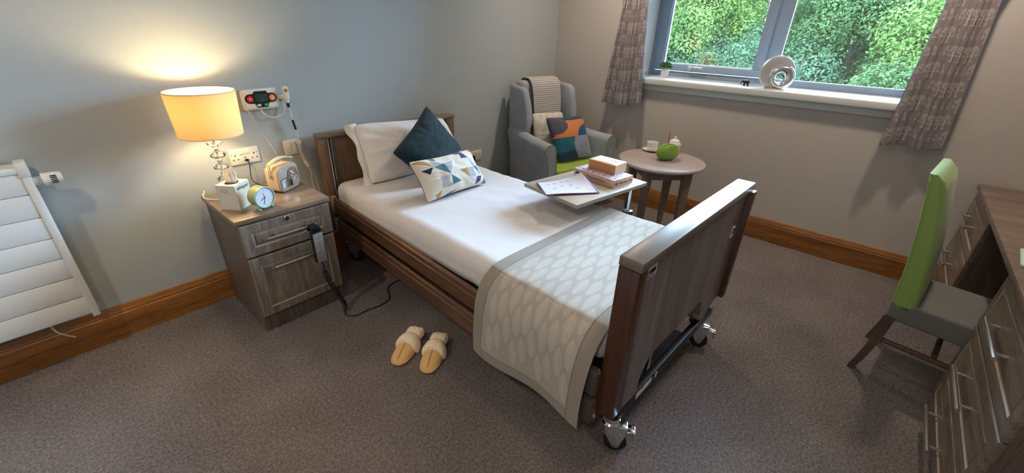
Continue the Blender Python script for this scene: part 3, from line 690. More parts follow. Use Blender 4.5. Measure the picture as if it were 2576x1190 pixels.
# call pendant hanging in the holder
t = thing('call_pendant', 'white hand held call button with orange centre hanging beside the nurse call panel', 'call button', (-2.541, 0, 1.06))
b = B(); b.rbox((0, -.045, .030), (.030, .018, .070), .0088, (4, 3, 8)); b.cyl((0, -.045, .0), (0, -.045, -.022), .011, .009); b.make('body', m_white, t)
b = B(); b.lathe([(0, 0), (.009, 0), (.0085, .002), (0, .0025)], 20, Mx=TR(0, -.054, .043) @ Matrix.Rotation(PI/2, 4, 'X')); b.make('orange_button', plain('orange_b', c(196, 110, 50), .4), t)
b = B(); b.cyl((0, -.045, -.021), (.001, -.044, -.046), .009, .006); b.make('strain_relief', m_black, t)
wp = smooth_path([(.001, -.044, -.044), (.006, -.04, -.09), (.014, -.035, -.14), (.022, -.03, -.20), (.022, -.028, -.235)], 8)
b = B(); b.tube(wp, .0026, 8); b.tube(smooth_path([(.003, -.044, -.044), (.012, -.036, -.10), (.018, -.03, -.16), (.025, -.03, -.22), (.024, -.028, -.238)], 8), .0018, 6); b.make('cable', m_coil, t)
b = B(); b.cyl((.010, -.037, -.118), (.019, -.033, -.172), .006, .006); b.make('cable_clip', m_black, t)
b = B(); b.box(.012, .034, -.040, -.014, -.262, -.235, .004); b.make('cable_joint', m_white, t)
cc = smooth_path([(.022, -.028, -.262), (.024, -.03, -.31), (.036, -.034, -.36), (.046, -.038, -.395)], 70); L = len(cc)
co = [p+Vector((math.cos(i*2*PI/9), math.sin(i*2*PI/9), 0))*.0085*min(1, i/12, (L-1-i)/12) for i, p in enumerate(cc)]
tail = smooth_path([(.046, -.038, -.395), (.06, -.036, -.43), (.085, -.030, -.50), (.088, -.028, -.60)], 6)
b = B(); b.tube(co+tail[1:], .0022, 7); b.tube(smooth_path([(.044, -.038, -.395), (.052, -.04, -.425), (.056, -.03, -.50), (.06, -.028, -.60)], 6), .0022, 7); b.make('coiled_cable', m_coil, t)

# ---- table lamp
LX, LY = -2.972, -.205
t = thing('table_lamp', 'lit table lamp with cream drum shade on a stack of clear crystal balls', 'lamp', (LX, LY, NT))
b = B(); b.lathe([(0, 0), (.046, 0), (.046, .006), (.040, .010), (.02, .013), (.008, .02), (.008, .03), (0, .03)], 32); b.make('base', m_chrome, t)
for k in range(5):
    z = .055+.058*k
    b = B(); b.lathe([(0, -.019), (.014, -.018), (.028, -.008), (.034, .002), (.029, .009), (.014, .017), (0, .018)], 10, (0, 0, z)); b.make('crystal_ball', m_crystal, t, 0)
b = B(); b.cyl((0, 0, .02), (0, 0, .40), .003, n=8)
for k in range(5): z = .084+.058*k; b.lathe([(.002, -.009), (.009, -.008), (.012, -.003), (.007, 0), (.012, .003), (.009, .008), (.002, .009)], 20, (0, 0, z))
b.make('stem', m_chrome, t)
zs0, zs1 = .325, .522; r0, r1 = .129, .139
b = B(); b.lathe([(r0, zs0), (r1, zs1), (r1-.002, zs1), (r0-.002, zs0), (r0, zs0)], 72); b.make('lamp_shade', m_shade, t, 40)
m_trim = plain('shade_trim', c(236, 206, 150), .8)
for rr_, zz_ in ((r1, zs1-.004), (r0, zs0)): b = B(); b.lathe([(rr_+.0006, zz_), (rr_+.0006, zz_+.004), (rr_-.003, zz_+.004), (rr_-.003, zz_), (rr_+.0006, zz_)], 72); b.make('shade_trim', m_trim, t, 40)
b = B(); [b.cyl((0, 0, zs0+.02), (r0*math.cos(a), r0*math.sin(a), zs0+.02), .0015, n=6) for a in (.4, .4+2*PI/3, .4+4*PI/3)]; b.make('shade_ring', m_chrome, t)
b = B(); b.tube(smooth_path([(-.04, .02, .006), (-.09, .08, .01), (-.075, .13, .03), (-.075, .17, .012)]), .003, 8); b.make('cord', m_coil, t)

# ---- tissue box
t = thing('tissue_box', 'white cardboard tissue box with a tissue poking out, standing left of the alarm clock', 'tissue box', (-2.975, -.312, NT), math.atan2(-.07, .056))
b = B(); m_box = plain('box_card', c(224, 220, 210), .5)
b.prism([(-.047, -.052), (.047, -.052), (.047, .052), (-.047, .052)], 0, .120, lambda a, bb, h: (a, bb, h)); b.make('carton', m_box, t, 0)
b = B(); b.lathe([(0, 0), (.030, 0), (.030, .0008), (0, .0008)], 28, (0, 0, .120), sx=.9, sy=1.15); b.make('slot', plain('slot_dark', c(70, 56, 44), .8), t, 0)
rows = []
for j in range(15):
    v_ = j/14; cl = 1-.45*max(0, (v_-.55)/.45)**1.5; rows.append([((.012+.024*cl*v_**.7*(.75+.22*math.sin(3*a+.6)+.10*math.sin(7*a+v_)))*math.cos(a)*1.2-.004*v_, (.008+.020*cl*v_**.7*(.7+.3*math.sin(3*a+.6)+.16*math.sin(8*a)))*math.sin(a), .112+.066*v_*(.80+.16*math.sin(2*a+2.2)+.07*math.sin(5*a+1))+.004*math.sin(6*a)*v_) for a in [2*PI*i/56 for i in range(56)]])
b = B(); b.grid(rows, cv=True); b.make('tissue', plain('tissue_paper', c(248, 236, 220), .9), t, 60)
text('lettering', 'Whisper', .024, plain('ink_dark', c(30, 34, 60), .5), frame((.0475, -.002, .100), (0, 1, 0), (0, .0, 1)), t, shear=.25)
# pale pink flower sketch on the front
b = B()
for k in range(7):
    a = k*.9; b.tube(smooth_path([(-.012+.010*math.cos(a), -.0523, .095+.007*math.sin(a)), (-.008+.014*math.cos(a+.8), -.0523, .096+.009*math.sin(a+.8)), (-.004+.009*math.cos(a+1.4), -.0523, .093+.01*math.sin(a+1.4))], 4), .0006, 5)
b.tube(smooth_path([(-.002, -.0523, .09), (.006, -.0523, .082), (.010, -.0523, .078)], 4), .0008, 5)
b.make('flower_print', plain('pink_ink', c(206, 130, 120), .6), t)

# ---- alarm clock
t = thing('alarm_clock', 'round mint green alarm clock with white dial on two ball feet', 'clock', (-2.903, -.430, NT), math.radians(-74+90))
t.scale = (1.07, 1.07, 1.07)
# faces local -y ; body axis y
cz = .0585; Ry = Matrix.Rotation(PI/2, 4, 'X')
m_mint = plain('mint_metal', c(158, 176, 128), .3)
b = B(); b.lathe([(0, -.03), (.040, -.03), (.046, -.024), (.0475, .024), (.0475, .029), (.044, .030), (.043, .026), (0, .026)], 48, Mx=TR(0, 0, cz) @ Ry); b.make('case', m_mint, t, 30)
b = B(); b.lathe([(.0475, .022), (.0488, .026), (.0475, .031), (.0435, .031), (.0435, .026)], 48, Mx=TR(0, 0, cz) @ Ry); b.make('bezel', plain('bezel_mint', c(158, 196, 190), .3), t)
b = B(); b.lathe([(0, .0262), (.0432, .0262), (.0432, .0268), (0, .0268)], 48, Mx=TR(0, 0, cz) @ Ry); dl = b.make('dial', plain('dial', c(226, 232, 244), .5), t)
b = B()
for k in range(12):
    a = k*PI/6; r_ = .033 if k % 3 else .031
    b.box(-.0005, .0005, -.0274, -.0268, r_, .037, Mx=TR(0, 0, cz) @ Matrix.Rotation(a, 4, 'Y'))
b.make('hour_mark', plain('mark_grey', c(96, 104, 120), .5), dl, 0)
m_hand = plain('clock_hand', c(74, 82, 104), .4)
for ang, ln, w_ in ((math.radians(-113), .022, .0022), (math.radians(-163), .031, .0016), (math.radians(-10), .022, .0008)):
    b = B(); b.box(-w_/2, w_/2, -.0285, -.0278, -.004, ln, Mx=TR(0, 0, cz) @ Matrix.Rotation(ang, 4, 'Y')); b.make('hand', m_hand, dl, 0)
for s_ in (-1, 1):
    b = B(); b.lathe([(0, -.008)]+[(.008*math.cos(a), .008*math.sin(a)) for a in [-PI/2+PI*i/8 for i in range(1, 8)]]+[(0, .008)], 16, (s_*.030, -.018, .008)); b.cyl((s_*.030, -.018, .012), (s_*.026, -.016, .022), .003, n=8); b.make('foot', plain('foot_mint', c(150, 190, 172), .3), t)
b = B(); b.cyl((0, .018, 0), (0, .018, .012), .004); b.make('rear_foot', m_mint, t)

# ---- radio
FL = Vector((-2.766, -.303, NT)); ang = math.atan2(.069, .129)
t = thing('retro_radio', 'cream retro portable radio with chrome dial and carry handle leaning its aerial over the wall', 'radio', (FL.x, FL.y, FL.z), ang+.0)
wR, hR, dR = .150, .137, .075
m_cream = plain('cream_leather', c(216, 190, 156), .5, bump=.1); m_rf = plain('radio_front', c(180, 168, 158), .4)
def rrect(x0, x1, z0, z1, r, n=5):
    o = []
    for cx, cz_, a0 in ((x1-r, z1-r, 0), (x0+r, z1-r, PI/2), (x0+r, z0+r, PI), (x1-r, z0+r, 3*PI/2)):
        o += [(cx+r*math.cos(a0+PI/2*i/n), cz_+r*math.sin(a0+PI/2*i/n)) for i in range(n+1)]
    return o
b = B(); b.prism(rrect(0, wR, 0.004, hR, .026), .006, dR, lambda a, z, h: (a, h, z), bev=.003); b.make('case', m_cream, t)
b = B(); b.prism(rrect(.002, wR-.002, .006, hR-.002, .025), 0, .008, lambda a, z, h: (a, h, z), bev=.003); b.make('front_panel', m_rf, t)
b = B(); b.lathe([(.036, 0), (.038, .004), (.034, .008), (.027, .007), (.026, .003), (0, .003)], 40, Mx=TR(.105, 0, .082) @ Ry); b.make('tuning_dial', m_chrome, t)
b = B(); b.lathe([(0, .016), (.010, .015), (.013, .010), (.014, .003), (0, .003)], 28, Mx=TR(.105, 0, .082) @ Ry); b.make('tuning_knob', m_steel, t)
b = B(); b.box(.014, .092, -.0025, .001, .022, .074, .001); gr = b.make('grille', m_black, t)
for k in range(7): b = B(); b.box(.015, .078-.006*(k % 2)+.0*k, -.0045, -.002, .025+.0068*k, .0285+.0068*k, .0008); b.make('grille_bar', m_chrome, gr)
b = B(); b.box(.012, .017, -.0048, 0, .020, .076, .001); b.make('grille_edge', m_chrome, t)
b = B()
for x in (.104, .113, .124): b.cyl((x, -.001, .022), (x, 0.002, .022), .0018, n=8)
b.make('indicator', m_red, t)
for x, s_ in ((-.006, -1), (wR+.006, 1)):
    b = B(); b.lathe([(0, 0), (.009, 0), (.010, .003), (.006, .006), (0, .006)], 20, Mx=TR(0 if s_ < 0 else wR, .04, .088) @ Matrix.Rotation(s_*PI/2, 4, 'Y')); b.tube([(x, .037, .092), (x, .030, .155)], .0018, 8); b.tube([(x, .045, .092), (x, .040, .155)], .0018, 8); b.make('handle_bracket', m_chrome, t)
hp = [(-.010+(wR+.02)*k/14, .035, .155+.018*math.sin(PI*k/14)) for k in range(15)]
b = B(); b.grid([[(x, y-.012, z-.004), (x, y-.010, z+.003), (x, y+.010, z+.003), (x, y+.012, z-.004)] for x, y, z in hp], cv=True); b.bm.verts.ensure_lookup_table(); b.bm.faces.new([b.bm.verts[i] for i in range(4)]); b.bm.faces.new([b.bm.verts[-i-1] for i in range(4)]); b.make('carry_handle', m_cream, t)
Wr = (TR(*t.location) @ rz(ang)).inverted()
b = B(); b.tube([Wr @ Vector((-2.690, -.19, .765)), Wr @ Vector((-2.738, -.155, .93)), Wr @ Vector((-2.787, -.12, 1.075))], [.0026, .002, .0013], 8); b.make('aerial', m_chrome, t)
b = B(); [b.cyl((x, y, 0), (x, y, .006), .005, n=10) for x in (.02, .13) for y in (.015, .062)]; b.make('foot', m_rubber, t)
#--MARK armchair
AC = thing('wing_armchair', 'grey wing back armchair with lime seat and green piping in the corner of the room', 'armchair', (-.600, -.765, 0), math.radians(-14))
# local: x right, y to the back, front face at y=0
def up_noise(p, n): return Vector(p)+n*noise.noise(Vector(p)*6)*.002
b = B(); b.rbox((0, .30, .235), (.56, .56, .21), .02, (6, 6, 3)); b.make('seat_base', m_grey, AC)
b = B(); b.rbox((0, .255, .375), (.525, .53, .10), .028, (8, 8, 3), up_noise); b.make('seat_cushion', m_green, AC)
def arm_geo(s_):
    b = B(); rows = []
    for k in range(13):
        y = .0+.62*k/12; zt = .640+.035*(k/12)**2; flare = .012+.012*(1-k/12)
        pf = []
        w = .045
        base = [(-w, .10), (-w, .30), (-w, .45), (-w-.004, .55), (-w-.006, zt-.045)]
        arc = [((w+.006)*math.cos(a), zt-.045+.045*math.sin(a)) for a in [PI-PI*i/8 for i in range(1, 8)]]
        rgt = [(w+.012, zt-.045), (w+.002, .55), (w-.010, .45), (w-.012, .30), (w-.012, .10)]
        for a, z in base+arc+rgt: pf.append((s_*(.315-.062*k/12+a+flare*max(0, (z-.45)/.2)), y, z))
        rows.append(pf)
    b.grid(rows, cv=True); b.bm.verts.ensure_lookup_table(); n = len(rows[0])
    b.bm.faces.new([b.bm.verts[i] for i in range(n)]); b.bm.faces.new([b.bm.verts[-i-1] for i in range(n)])
    o = b.make('armrest', m_grey, AC, 50)
    p = B(); p.tube([(x, -.001, z) for x, y, z in rows[0]], .0035, 6); p.make('piping', m_pipe, o)
for s_ in (-1, 1): arm_geo(s_)
def back_fn(p, n):
    q = Vector(p); q.y += (q.z+.32)*.06; return q+n*noise.noise(q*5)*.003
b = B(); b.rbox((-.010, .575, .712), (.44, .125, .65), .045, (10, 4, 12), back_fn); bo = b.make('backrest', m_grey, AC, 60)
for x in (-.14, .0, .14):
    for z in (.62, .82): b = B(); b.lathe([(0, .008), (.009, .005), (.011, 0), (0, -.004)], 12, Mx=TR(x, .515+.06*(z-.4), z) @ Matrix.Rotation(PI/2, 4, 'X')); b.make('button', m_grey, bo)
for s_ in (-1, 1):
    poly = [(.46, .55), (.395, .64), (.39, .72), (.40, .84), (.410, .92), (.430, .975), (.47, 1.0), (.65, 1.012), (.665, .55)]; sx_ = -.010+(-.012 if s_ > 0 else 0)
    b = B(); b.prism(poly, 0, .062, lambda y, z, h, s_=s_: (s_*(.215+h+.03*max(0, z-.6))+sx_, y, z), bev=.027); w_ = b.make('wing', m_grey, AC, 60)
for x in (-.3, .3):
    for y in (.04, .6): b = B(); b.cyl((x, y, 0), (x, y, .135), .014, .022, n=12); b.make('leg', m_rtleg, AC)
AM = TR(-.600, -.765, 0) @ rz(math.radians(-14))
# throw over the back (herringbone)
prof, LT = profile_resample([(.485, .60), (.492, .70), (.500, .82), (.512, .94), (.528, 1.010), (.56, 1.046), (.61, 1.054), (.66, 1.046), (.690, 1.00), (.698, .90)], 360)
nx = 200; xs = np.linspace(-.150, .155, nx); sT = np.linspace(0, LT, 360)
P = np.zeros((360, nx, 3)); tw = np.clip(sT/.5, 0, 1)[:, None]
P[:, :, 0] = xs[None, :]*(1-.05*(1-tw))+.006*np.sin(sT*9)[:, None]; P[:, :, 1] = prof[:, 0][:, None]+.003*np.sin(xs*40)[None, :]*(1-tw); P[:, :, 2] = prof[:, 1][:, None]
zig = np.abs(((xs[None, :]*1.0/.020) % 1)-.5)*.5; ph = ((sT[:, None]/.017)+zig*1.6) % 1
mk = (ph < .42)[..., None]; Cc = np.where(mk, L3(112, 112, 118), L3(214, 210, 206))
P[:, :, 1] -= .006
o = paint_grid('throw', P, Cc, m_paint); o.matrix_world = AM; md = o.modifiers.new('t', 'SOLIDIFY'); md.thickness = .006
tag(o, 'grey and white zigzag knitted throw draped over the top of the armchair back', 'throw')
# cushions on armchair
def stripes(U, V):
    w_ = np.sin(V*150+np.sin(U*9+V*4)*2.4+np.sin(U*23)*1.1)+.4*np.sin(U*31+V*17)
    C_ = np.where((w_ > .45)[..., None], L3(190, 182, 170), L3(222, 216, 208)); return C_, C_
cushion('textured_cushion', 'cream cushion with fine wavy lines tucked behind the colourful cushion on the armchair',
        [(-.730, -.320, .805), (-.420, -.415, .795), (-.412, -.500, .44), (-.728, -.410, .44)], .09, m_paint, stripes, n=110, m=130, pinch=.03, wr=.005, seed=9)
def geo(U, V):
    C_ = np.zeros(U.shape+(3,))+L3(52, 56, 76)
    C_[:] = L3(20, 60, 98)
    C_[(V < .48)] = L3(206, 124, 64)
    C_[(V < .07+.02*np.sin(U*3))] = L3(24, 66, 100)
    d1 = ((U-.0)/.43)**2+((V-.17)/.24)**2 < 1; C_[d1 | ((U < .03) & (V < .45))] = L3(74, 76, 92)
    d2 = ((U-1.02)/.40)**2+((V-.50)/.30)**2 < 1; C_[d2 & (V < .49)] = L3(24, 70, 118)
    C_[(V >= .48) & (V < .80) & (U < .52)] = L3(18, 92, 116)
    C_[(V >= .80) & (U < .52)] = L3(16, 54, 92)
    e = np.abs(((V-.74)/.30)); C_[(V >= .47) & (U > .46+.10*np.clip(1-(V-.47)/.3, 0, 1)**0*((V-.72)**2)/.08)] = L3(140, 146, 170)
    return C_, np.zeros(U.shape+(3,))+L3(20, 50, 80)
cushion('patterned_cushion', 'square cushion with orange teal navy and lilac curved blocks on the lime armchair seat',
        [(-.722, -.455, .79), (-.350, -.570, .778), (-.325, -.705, .435), (-.700, -.608, .435)], .12, m_paint, geo, n=190, m=190, pinch=.05, wr=.005, seed=11)

#--MARK round table
RX, RY, RZ = -.632, -1.435, .63
t = thing('round_side_table', 'round wood effect side table on four legs beside the armchair', 'table', (RX, RY, 0))
b = B(); b.lathe([(0, RZ-.024), (.280, RZ-.024), (.2915, RZ-.020), (.295, RZ-.012), (.2915, RZ-.003), (.285, RZ), (0, RZ)], 96); b.make('tabletop', m_rt, t)
for k in range(4):
    a = k*PI/2; Mx = rz(a) @ TR(.198, 0, 0) @ rz(PI/4)
    b = B(); s0, s1 = .0125, .026
    vs0 = [b.bm.verts.new(Mx @ Vector((x*s0, y*s0, 0))) for x, y in ((-1, -1), (1, -1), (1, 1), (-1, 1))]; vs1 = [b.bm.verts.new(Mx @ Vector((x*s1, y*s1, RZ-.12))) for x, y in ((-1, -1), (1, -1), (1, 1), (-1, 1))]; vs2 = [b.bm.verts.new(Mx @ Vector((x*s1, y*s1, RZ-.024))) for x, y in ((-1, -1), (1, -1), (1, 1), (-1, 1))]
    for A, Q in ((vs0, vs1), (vs1, vs2)):
        for i in range(4): b.bm.faces.new((A[i], A[(i+1) % 4], Q[(i+1) % 4], Q[i]))
    b.bm.faces.new(vs0); b.bm.faces.new(vs2); b.make('leg', m_rtleg, t, 20)
    b = B(); Ma = rz(a+PI/4) @ TR(.140, 0, 0); b.box(-.009, .009, -.118, .118, RZ-.105, RZ-.024, .001, Mx=Ma); b.make('apron', m_rtleg, t)
# teacup on saucer
sx, sy = -.468, -1.283
b = B(); b.lathe([(0, 0), (.030, 0), (.034, .002), (.066, .012), (.067, .014), (.034, .006), (0, .005)], 48); tag(place(b.make('saucer', m_porc), (sx, sy, RZ)), 'white round saucer under the teacup on the round table', 'saucer')
t = thing('teacup', 'white porcelain teacup on its saucer on the round table', 'cup', (sx, sy, RZ+.0055), .3)
b = B(); b.lathe([(0, .001), (.022, .001), (.024, .0), (.026, .004), (.036, .018), (.041, .040), (.042, .062), (.0395, .062), (.038, .040), (.033, .018), (.022, .006), (0, .005)], 40); b.make('bowl', m_porc, t)
b = B(); b.tube(smooth_path([(.038, 0, .052), (.060, 0, .050), (.064, 0, .032), (.036, 0, .018)]), .0035, 8); b.make('handle', m_porc, t)
# teapot
t = thing('teapot', 'small white lidded teapot behind the ball of wool on the round table', 'teapot', (-.345, -1.40, RZ), -2.2)
b = B(); b.lathe([(0, 0), (.038, 0), (.044, .012), (.045, .04), (.042, .062), (.034, .072), (.0, .074)], 40); b.make('pot_body', m_porc, t)
b = B(); b.lathe([(.035, .072), (.034, .078), (.022, .088), (.006, .092), (.006, .096), (.010, .101), (.007, .108), (0, .110)], 32); b.make('lid', m_porc, t)
b = B(); b.tube(smooth_path([(.040, 0, .028), (.058, 0, .040), (.066, 0, .062), (.076, 0, .068)]), [.012]*8+[.010]*8+[.006]*9, 12); b.make('spout', m_porc, t)
b = B(); b.tube(smooth_path([(-.040, 0, .060), (-.066, 0, .058), (-.068, 0, .032), (-.042, 0, .020)]), .004, 8); b.make('handle', m_porc, t)
# wool ball
yc = Vector((-.600, -1.455, RZ+.047)); YA = math.radians(-24)
t = thing('wool_ball', 'ball of green wool on the round table with a red crochet hook stuck in it', 'wool', (yc.x-.012, yc.y-.006, RZ), YA)
t.scale = (1.16, 1.16, 1.16)
b = B(); rows = []
for i in range(25):
    th = PI*i/24
    rows.append([(.074*math.cos(th)*1.0, .050*math.sin(th)*math.cos(a), .047+.046*math.sin(th)*math.sin(a)) for a in [2*PI*j/40 for j in range(40)]])
b.grid(rows[1:-1], cv=True); bm_ = b.bm; bm_.verts.ensure_lookup_table(); bm_.faces.new([bm_.verts[i] for i in range(40)]); bm_.faces.new([bm_.verts[-1-i] for i in range(40)])
m_wool = weave('green_wool', c(104, 136, 46), c(132, 168, 66), 900, 1, .3); m_wool2 = weave('green_wool_strand', c(110, 146, 48), c(148, 184, 82), 900, 1, .3)
core = b.make('wool_core', m_wool, t, 60)
b = B()
for k in range(84):
    ax = Vector((random.gauss(0, .25), random.gauss(0, 1), random.gauss(0, 1))).normalized() if k < 56 else Vector((random.choice([-.62, .62])+random.gauss(0, .04), random.gauss(0, .15), 1)).normalized()
    u_ = ax.orthogonal().normalized(); w_ = ax.cross(u_); off = random.uniform(-.25, .25)
    ring = []
    for j in range(36):
        a = 2*PI*j/36; q = (u_*math.cos(a)+w_*math.sin(a))*math.sqrt(1-off*off)+ax*off
        r_ = 1.004+.012*(k % 7)/7
        z = q.z*.0475*r_; ring.append((q.x*.0755*r_, q.y*.051*r_, max(.0035, .047+z)))
    b.tube(ring, .0020, 5, closed=True)
b.make('wool_strand', m_wool2, t)
b = B(); b.cyl((0, 0, 0), (0, 0, .05), .0022, n=8); b.cyl((0, 0, .05), (0, 0, .10), .0035, .0030, n=10); b.cyl((0, 0, .10), (0, 0, .125), .002, .0022, n=8); b.lathe([(0, .125), (.003, .127), (.003, .131), (0, .134)], 8)
o = b.make('crochet_hook', plain('red_hook', c(206, 44, 44), .35)); o.location = (-.602, -1.452, RZ+.062); o.rotation_euler = (math.radians(-3), math.radians(2), 0)
tag(o, 'red crochet hook standing upright out of the green wool', 'crochet hook')

#--MARK overbed table
OT = Matrix.Translation((-1.575, -1.404, 0)) @ rz(math.radians(-9.3))
t = thing('overbed_table', 'grey wood effect overbed table on chrome columns reaching over the mattress', 'overbed table', (-1.575, -1.404, 0), math.radians(-9.3))
b = B(); b.box(-.289, .289, -.194, .194, .6605, .6785, .001); b.make('tabletop', m_obte, t)
b = B(); b.box(-.2885, .2885, -.1935, .1935, .6783, .6803, .0008); b.make('laminate_surface', m_obt, t)
for y, zc in ((-.135, .47), (.135, .47)):
    b = B(); b.cyl((.235, y, .12), (.235, y, .655), .0115, n=20); b.make('column', m_chrome, t)
    b = B(); b.cyl((.235, y, .07), (.235, y, .475), .019, n=20); b.lathe([(.019, .46), (.024, .475), (.029, .495), (.026, .502), (.0118, .502)], 24, (.235, y, 0)); cl = b.make('lower_tube', m_black, t)
    b = B(); b.lathe([(.0118, .502), (.0265, .502), (.0265, .505), (.0118, .506)], 24, (.235, y, 0)); b.tube([(.24, y, .49), (.21, y-.02, .49), (.195, y-.03, .497)], .004, 8); b.make('collar_lever', m_chrome, cl)
    b = B(); b.box(-.30, .30, y-.018, y+.018, .045, .075, .004); b.make('base_runner', m_black, t)
b = B(); b.box(.218, .252, -.15, .15, .640, .660, .003); b.make('top_bracket', m_black, t)
for x in (-.28, .28):
    for y in (-.135, .135): b = B(); b.cyl((x, y-.009, .022), (x, y+.009, .022), .022, n=20); b.box(x-.008, x+.008, y-.012, y+.012, .022, .05); b.make('castor', m_rubber, t)
OZ = .6805
# jigsaw box
m_pz = plain('jigsaw_side', c(222, 184, 166), .45); m_lil = plain('lilac_ink', c(96, 62, 110), .5); m_blue = plain('blue_ink', c(40, 50, 130), .5)
t = thing('jigsaw_box', 'pink and lilac jigsaw puzzle box on the overbed table under the thick book', 'puzzle box', (-1.449, -1.430, OZ), math.radians(-8.7))
b = B(); b.box(-.0835, .0835, -.1435, .1435, 0, .043, .001); b.make('box_body', m_pz, t)
nu_, nv_ = 110, 180; U, V = np.meshgrid(np.linspace(-.083, .083, nu_), np.linspace(-.143, .143, nv_), indexing='ij')
P = np.stack([U, V, np.full_like(U, .0434)], -1)
NN = np.array([[noise.noise(Vector((x*30, y*30, 2))) for y in np.linspace(-.143, .143, nv_)] for x in np.linspace(-.083, .083, nu_)])
Cc = np.where((NN > .1)[..., None], L3(190, 168, 206), L3(214, 196, 214)); Cc[(NN < -.25)] = L3(150, 160, 206); Cc[(NN > .35)] = L3(232, 200, 180)
Cc[(U < -.045) & (U > -.062)] = L3(206, 170, 196)
Cc[(U < -.045) & (U > -.065) & (np.sin(V*260+np.sin(V*90)*2) > .2)] = L3(104, 58, 96)
o = paint_grid('lid_picture', P, Cc, m_print, t)
text('lettering', 'Meerkats Duo', .021, m_lil, frame((-.0838, -.015, .0205), (0, -1, 0), (0, 0, 1)), t, space=1.05)
text('lettering', 'Meerkats Duo', .021, m_lil, frame((.020, -.1438, .0205), (1, 0, 0), (0, 0, 1)), t, space=1.0)
def piece(Mx):
    b = B(); poly = []; s_ = .0068; k_ = .0030
    for side in range(4):       # jigsaw piece outline: knobs on two sides, sockets on the other two
        q = Matrix.Rotation(-side*PI/2, 2); sg = 1 if side % 2 else -1
        for x, y in [(-s_, s_), (-.0014, s_)]+[(k_*math.sin(t)*-1, s_+sg*(k_*.7-k_*math.cos(t)*1.0)) for t in (.6, 1.3, 2.2, 3.14, 4.08, 4.98, 5.68)]+[(.0014, s_)]:
            w_ = q @ Vector((x, y)); poly.append((w_.x, w_.y))
    b.prism(poly, 0, .0005, lambda x, y, h: (x, y, h), Mx=Mx); b.make('puzzle_emblem', m_blue, t, 0)
piece(frame((-.0835, .118, .022), (0, -1, 0), (0, 0, 1))); piece(frame((-.064, -.1435, .022), (1, 0, 0), (0, 0, 1)))
# thick book on the box
t = thing('thick_book', 'thick paperback book with white cover and brown spine lying on top of the puzzle box', 'book', (-1.400, -1.425, OZ+.0440), math.radians(-4))
b = B(); b.box(-.058, .056, -.088, .088, .0015, .050); b.make('pages', plain('book_pages', c(228, 196, 158), .8, bump=.2, bscale=300), t, 0)
b = B(); b.box(-.059, .057, -.089, .089, .050, .052); b.box(-.059, .057, -.089, .089, 0, .0015); o = b.make('cover', plain('book_cover', c(226, 230, 234), .4), t, 0)
b = B(); b.box(-.0605, -.058, -.089, .089, 0, .052, .001); b.make('spine', plain('book_spine', c(200, 146, 92), .5), t)
b = B(); b.prism([(-.058, .089), (-.058, -.089), (-.030, -.05), (-.046, .089)], .0521, .0524); b.make('cover_print', plain('cover_orange', c(206, 140, 84), .5), t, 0)
b = B()
for k in range(7): b.box(.005+.0*k, .012+.001*(k % 3), -.060+.009*k, -.054+.009*k, .0522, .0525)
b.make('cover_print', plain('cover_ink', c(90, 100, 120), .5), t, 0)
# folder with a printed leaflet
t = thing('purple_folder', 'open leaflet of printed sheets on a purple folder, curling up against the puzzle box', 'folder', (-1.74, -1.38, OZ))
def sheet(name, c4, lift, mat, z0, colorfn=None):
    A, Bq, Cq, D = [np.array(p) for p in c4]; n = 90
    s_ = np.linspace(0, 1, n); S, T_ = np.meshgrid(s_, s_, indexing='ij')
    P = (1-T_)[..., None]*((1-S)[..., None]*A+S[..., None]*D)+T_[..., None]*((1-S)[..., None]*Bq+S[..., None]*Cq)
    P[..., 2] = z0+lift*(S**2.2)*(1-T_)**.9+.004*S*(1-S)*4*0+.002*np.sin(S*5)*T_
    Cc = colorfn(S, T_) if colorfn else np.zeros(P.shape)+L3(90, 40, 120)
    o = paint_grid(name, P-np.array([-1.74, -1.38, OZ]), Cc, mat, t); md = o.modifiers.new('t', 'SOLIDIFY'); md.thickness = .0016 if colorfn else .0040; md.offset = -1; return o
q4 = [(-1.792, -1.222, OZ), (-1.905, -1.372, OZ), (-1.672, -1.545, OZ), (-1.590, -1.372, OZ)]
q5 = [(-1.790, -1.226, OZ), (-1.903, -1.370, OZ), (-1.684, -1.535, OZ), (-1.598, -1.372, OZ)]
sheet('folder_cover', q4, .046, m_print, OZ+.0045)
def leaf_col(S, T_):
    C_ = np.zeros(S.shape+(3,))+L3(214, 212, 224); C_[(S < .03) | (T_ < .03) | (S > .97) | (T_ > .96)] = L3(200, 190, 214)
    blk = np.sin(S*210)*np.sin(T_*60+S*13)
    for (a, bb) in ((.2, .25), (.33, .22), (.5, .2), (.62, .2), (.45, .45), (.62, .5), (.25, .6), (.7, .7)):
        C_[(np.abs(S-a) < .035) & (np.abs(T_-bb) < .03) & (blk > -.2)] = L3(130, 130, 170)
    return C_
sheet('printed_sheet', q5, .047, m_print, OZ+.0075, leaf_col)
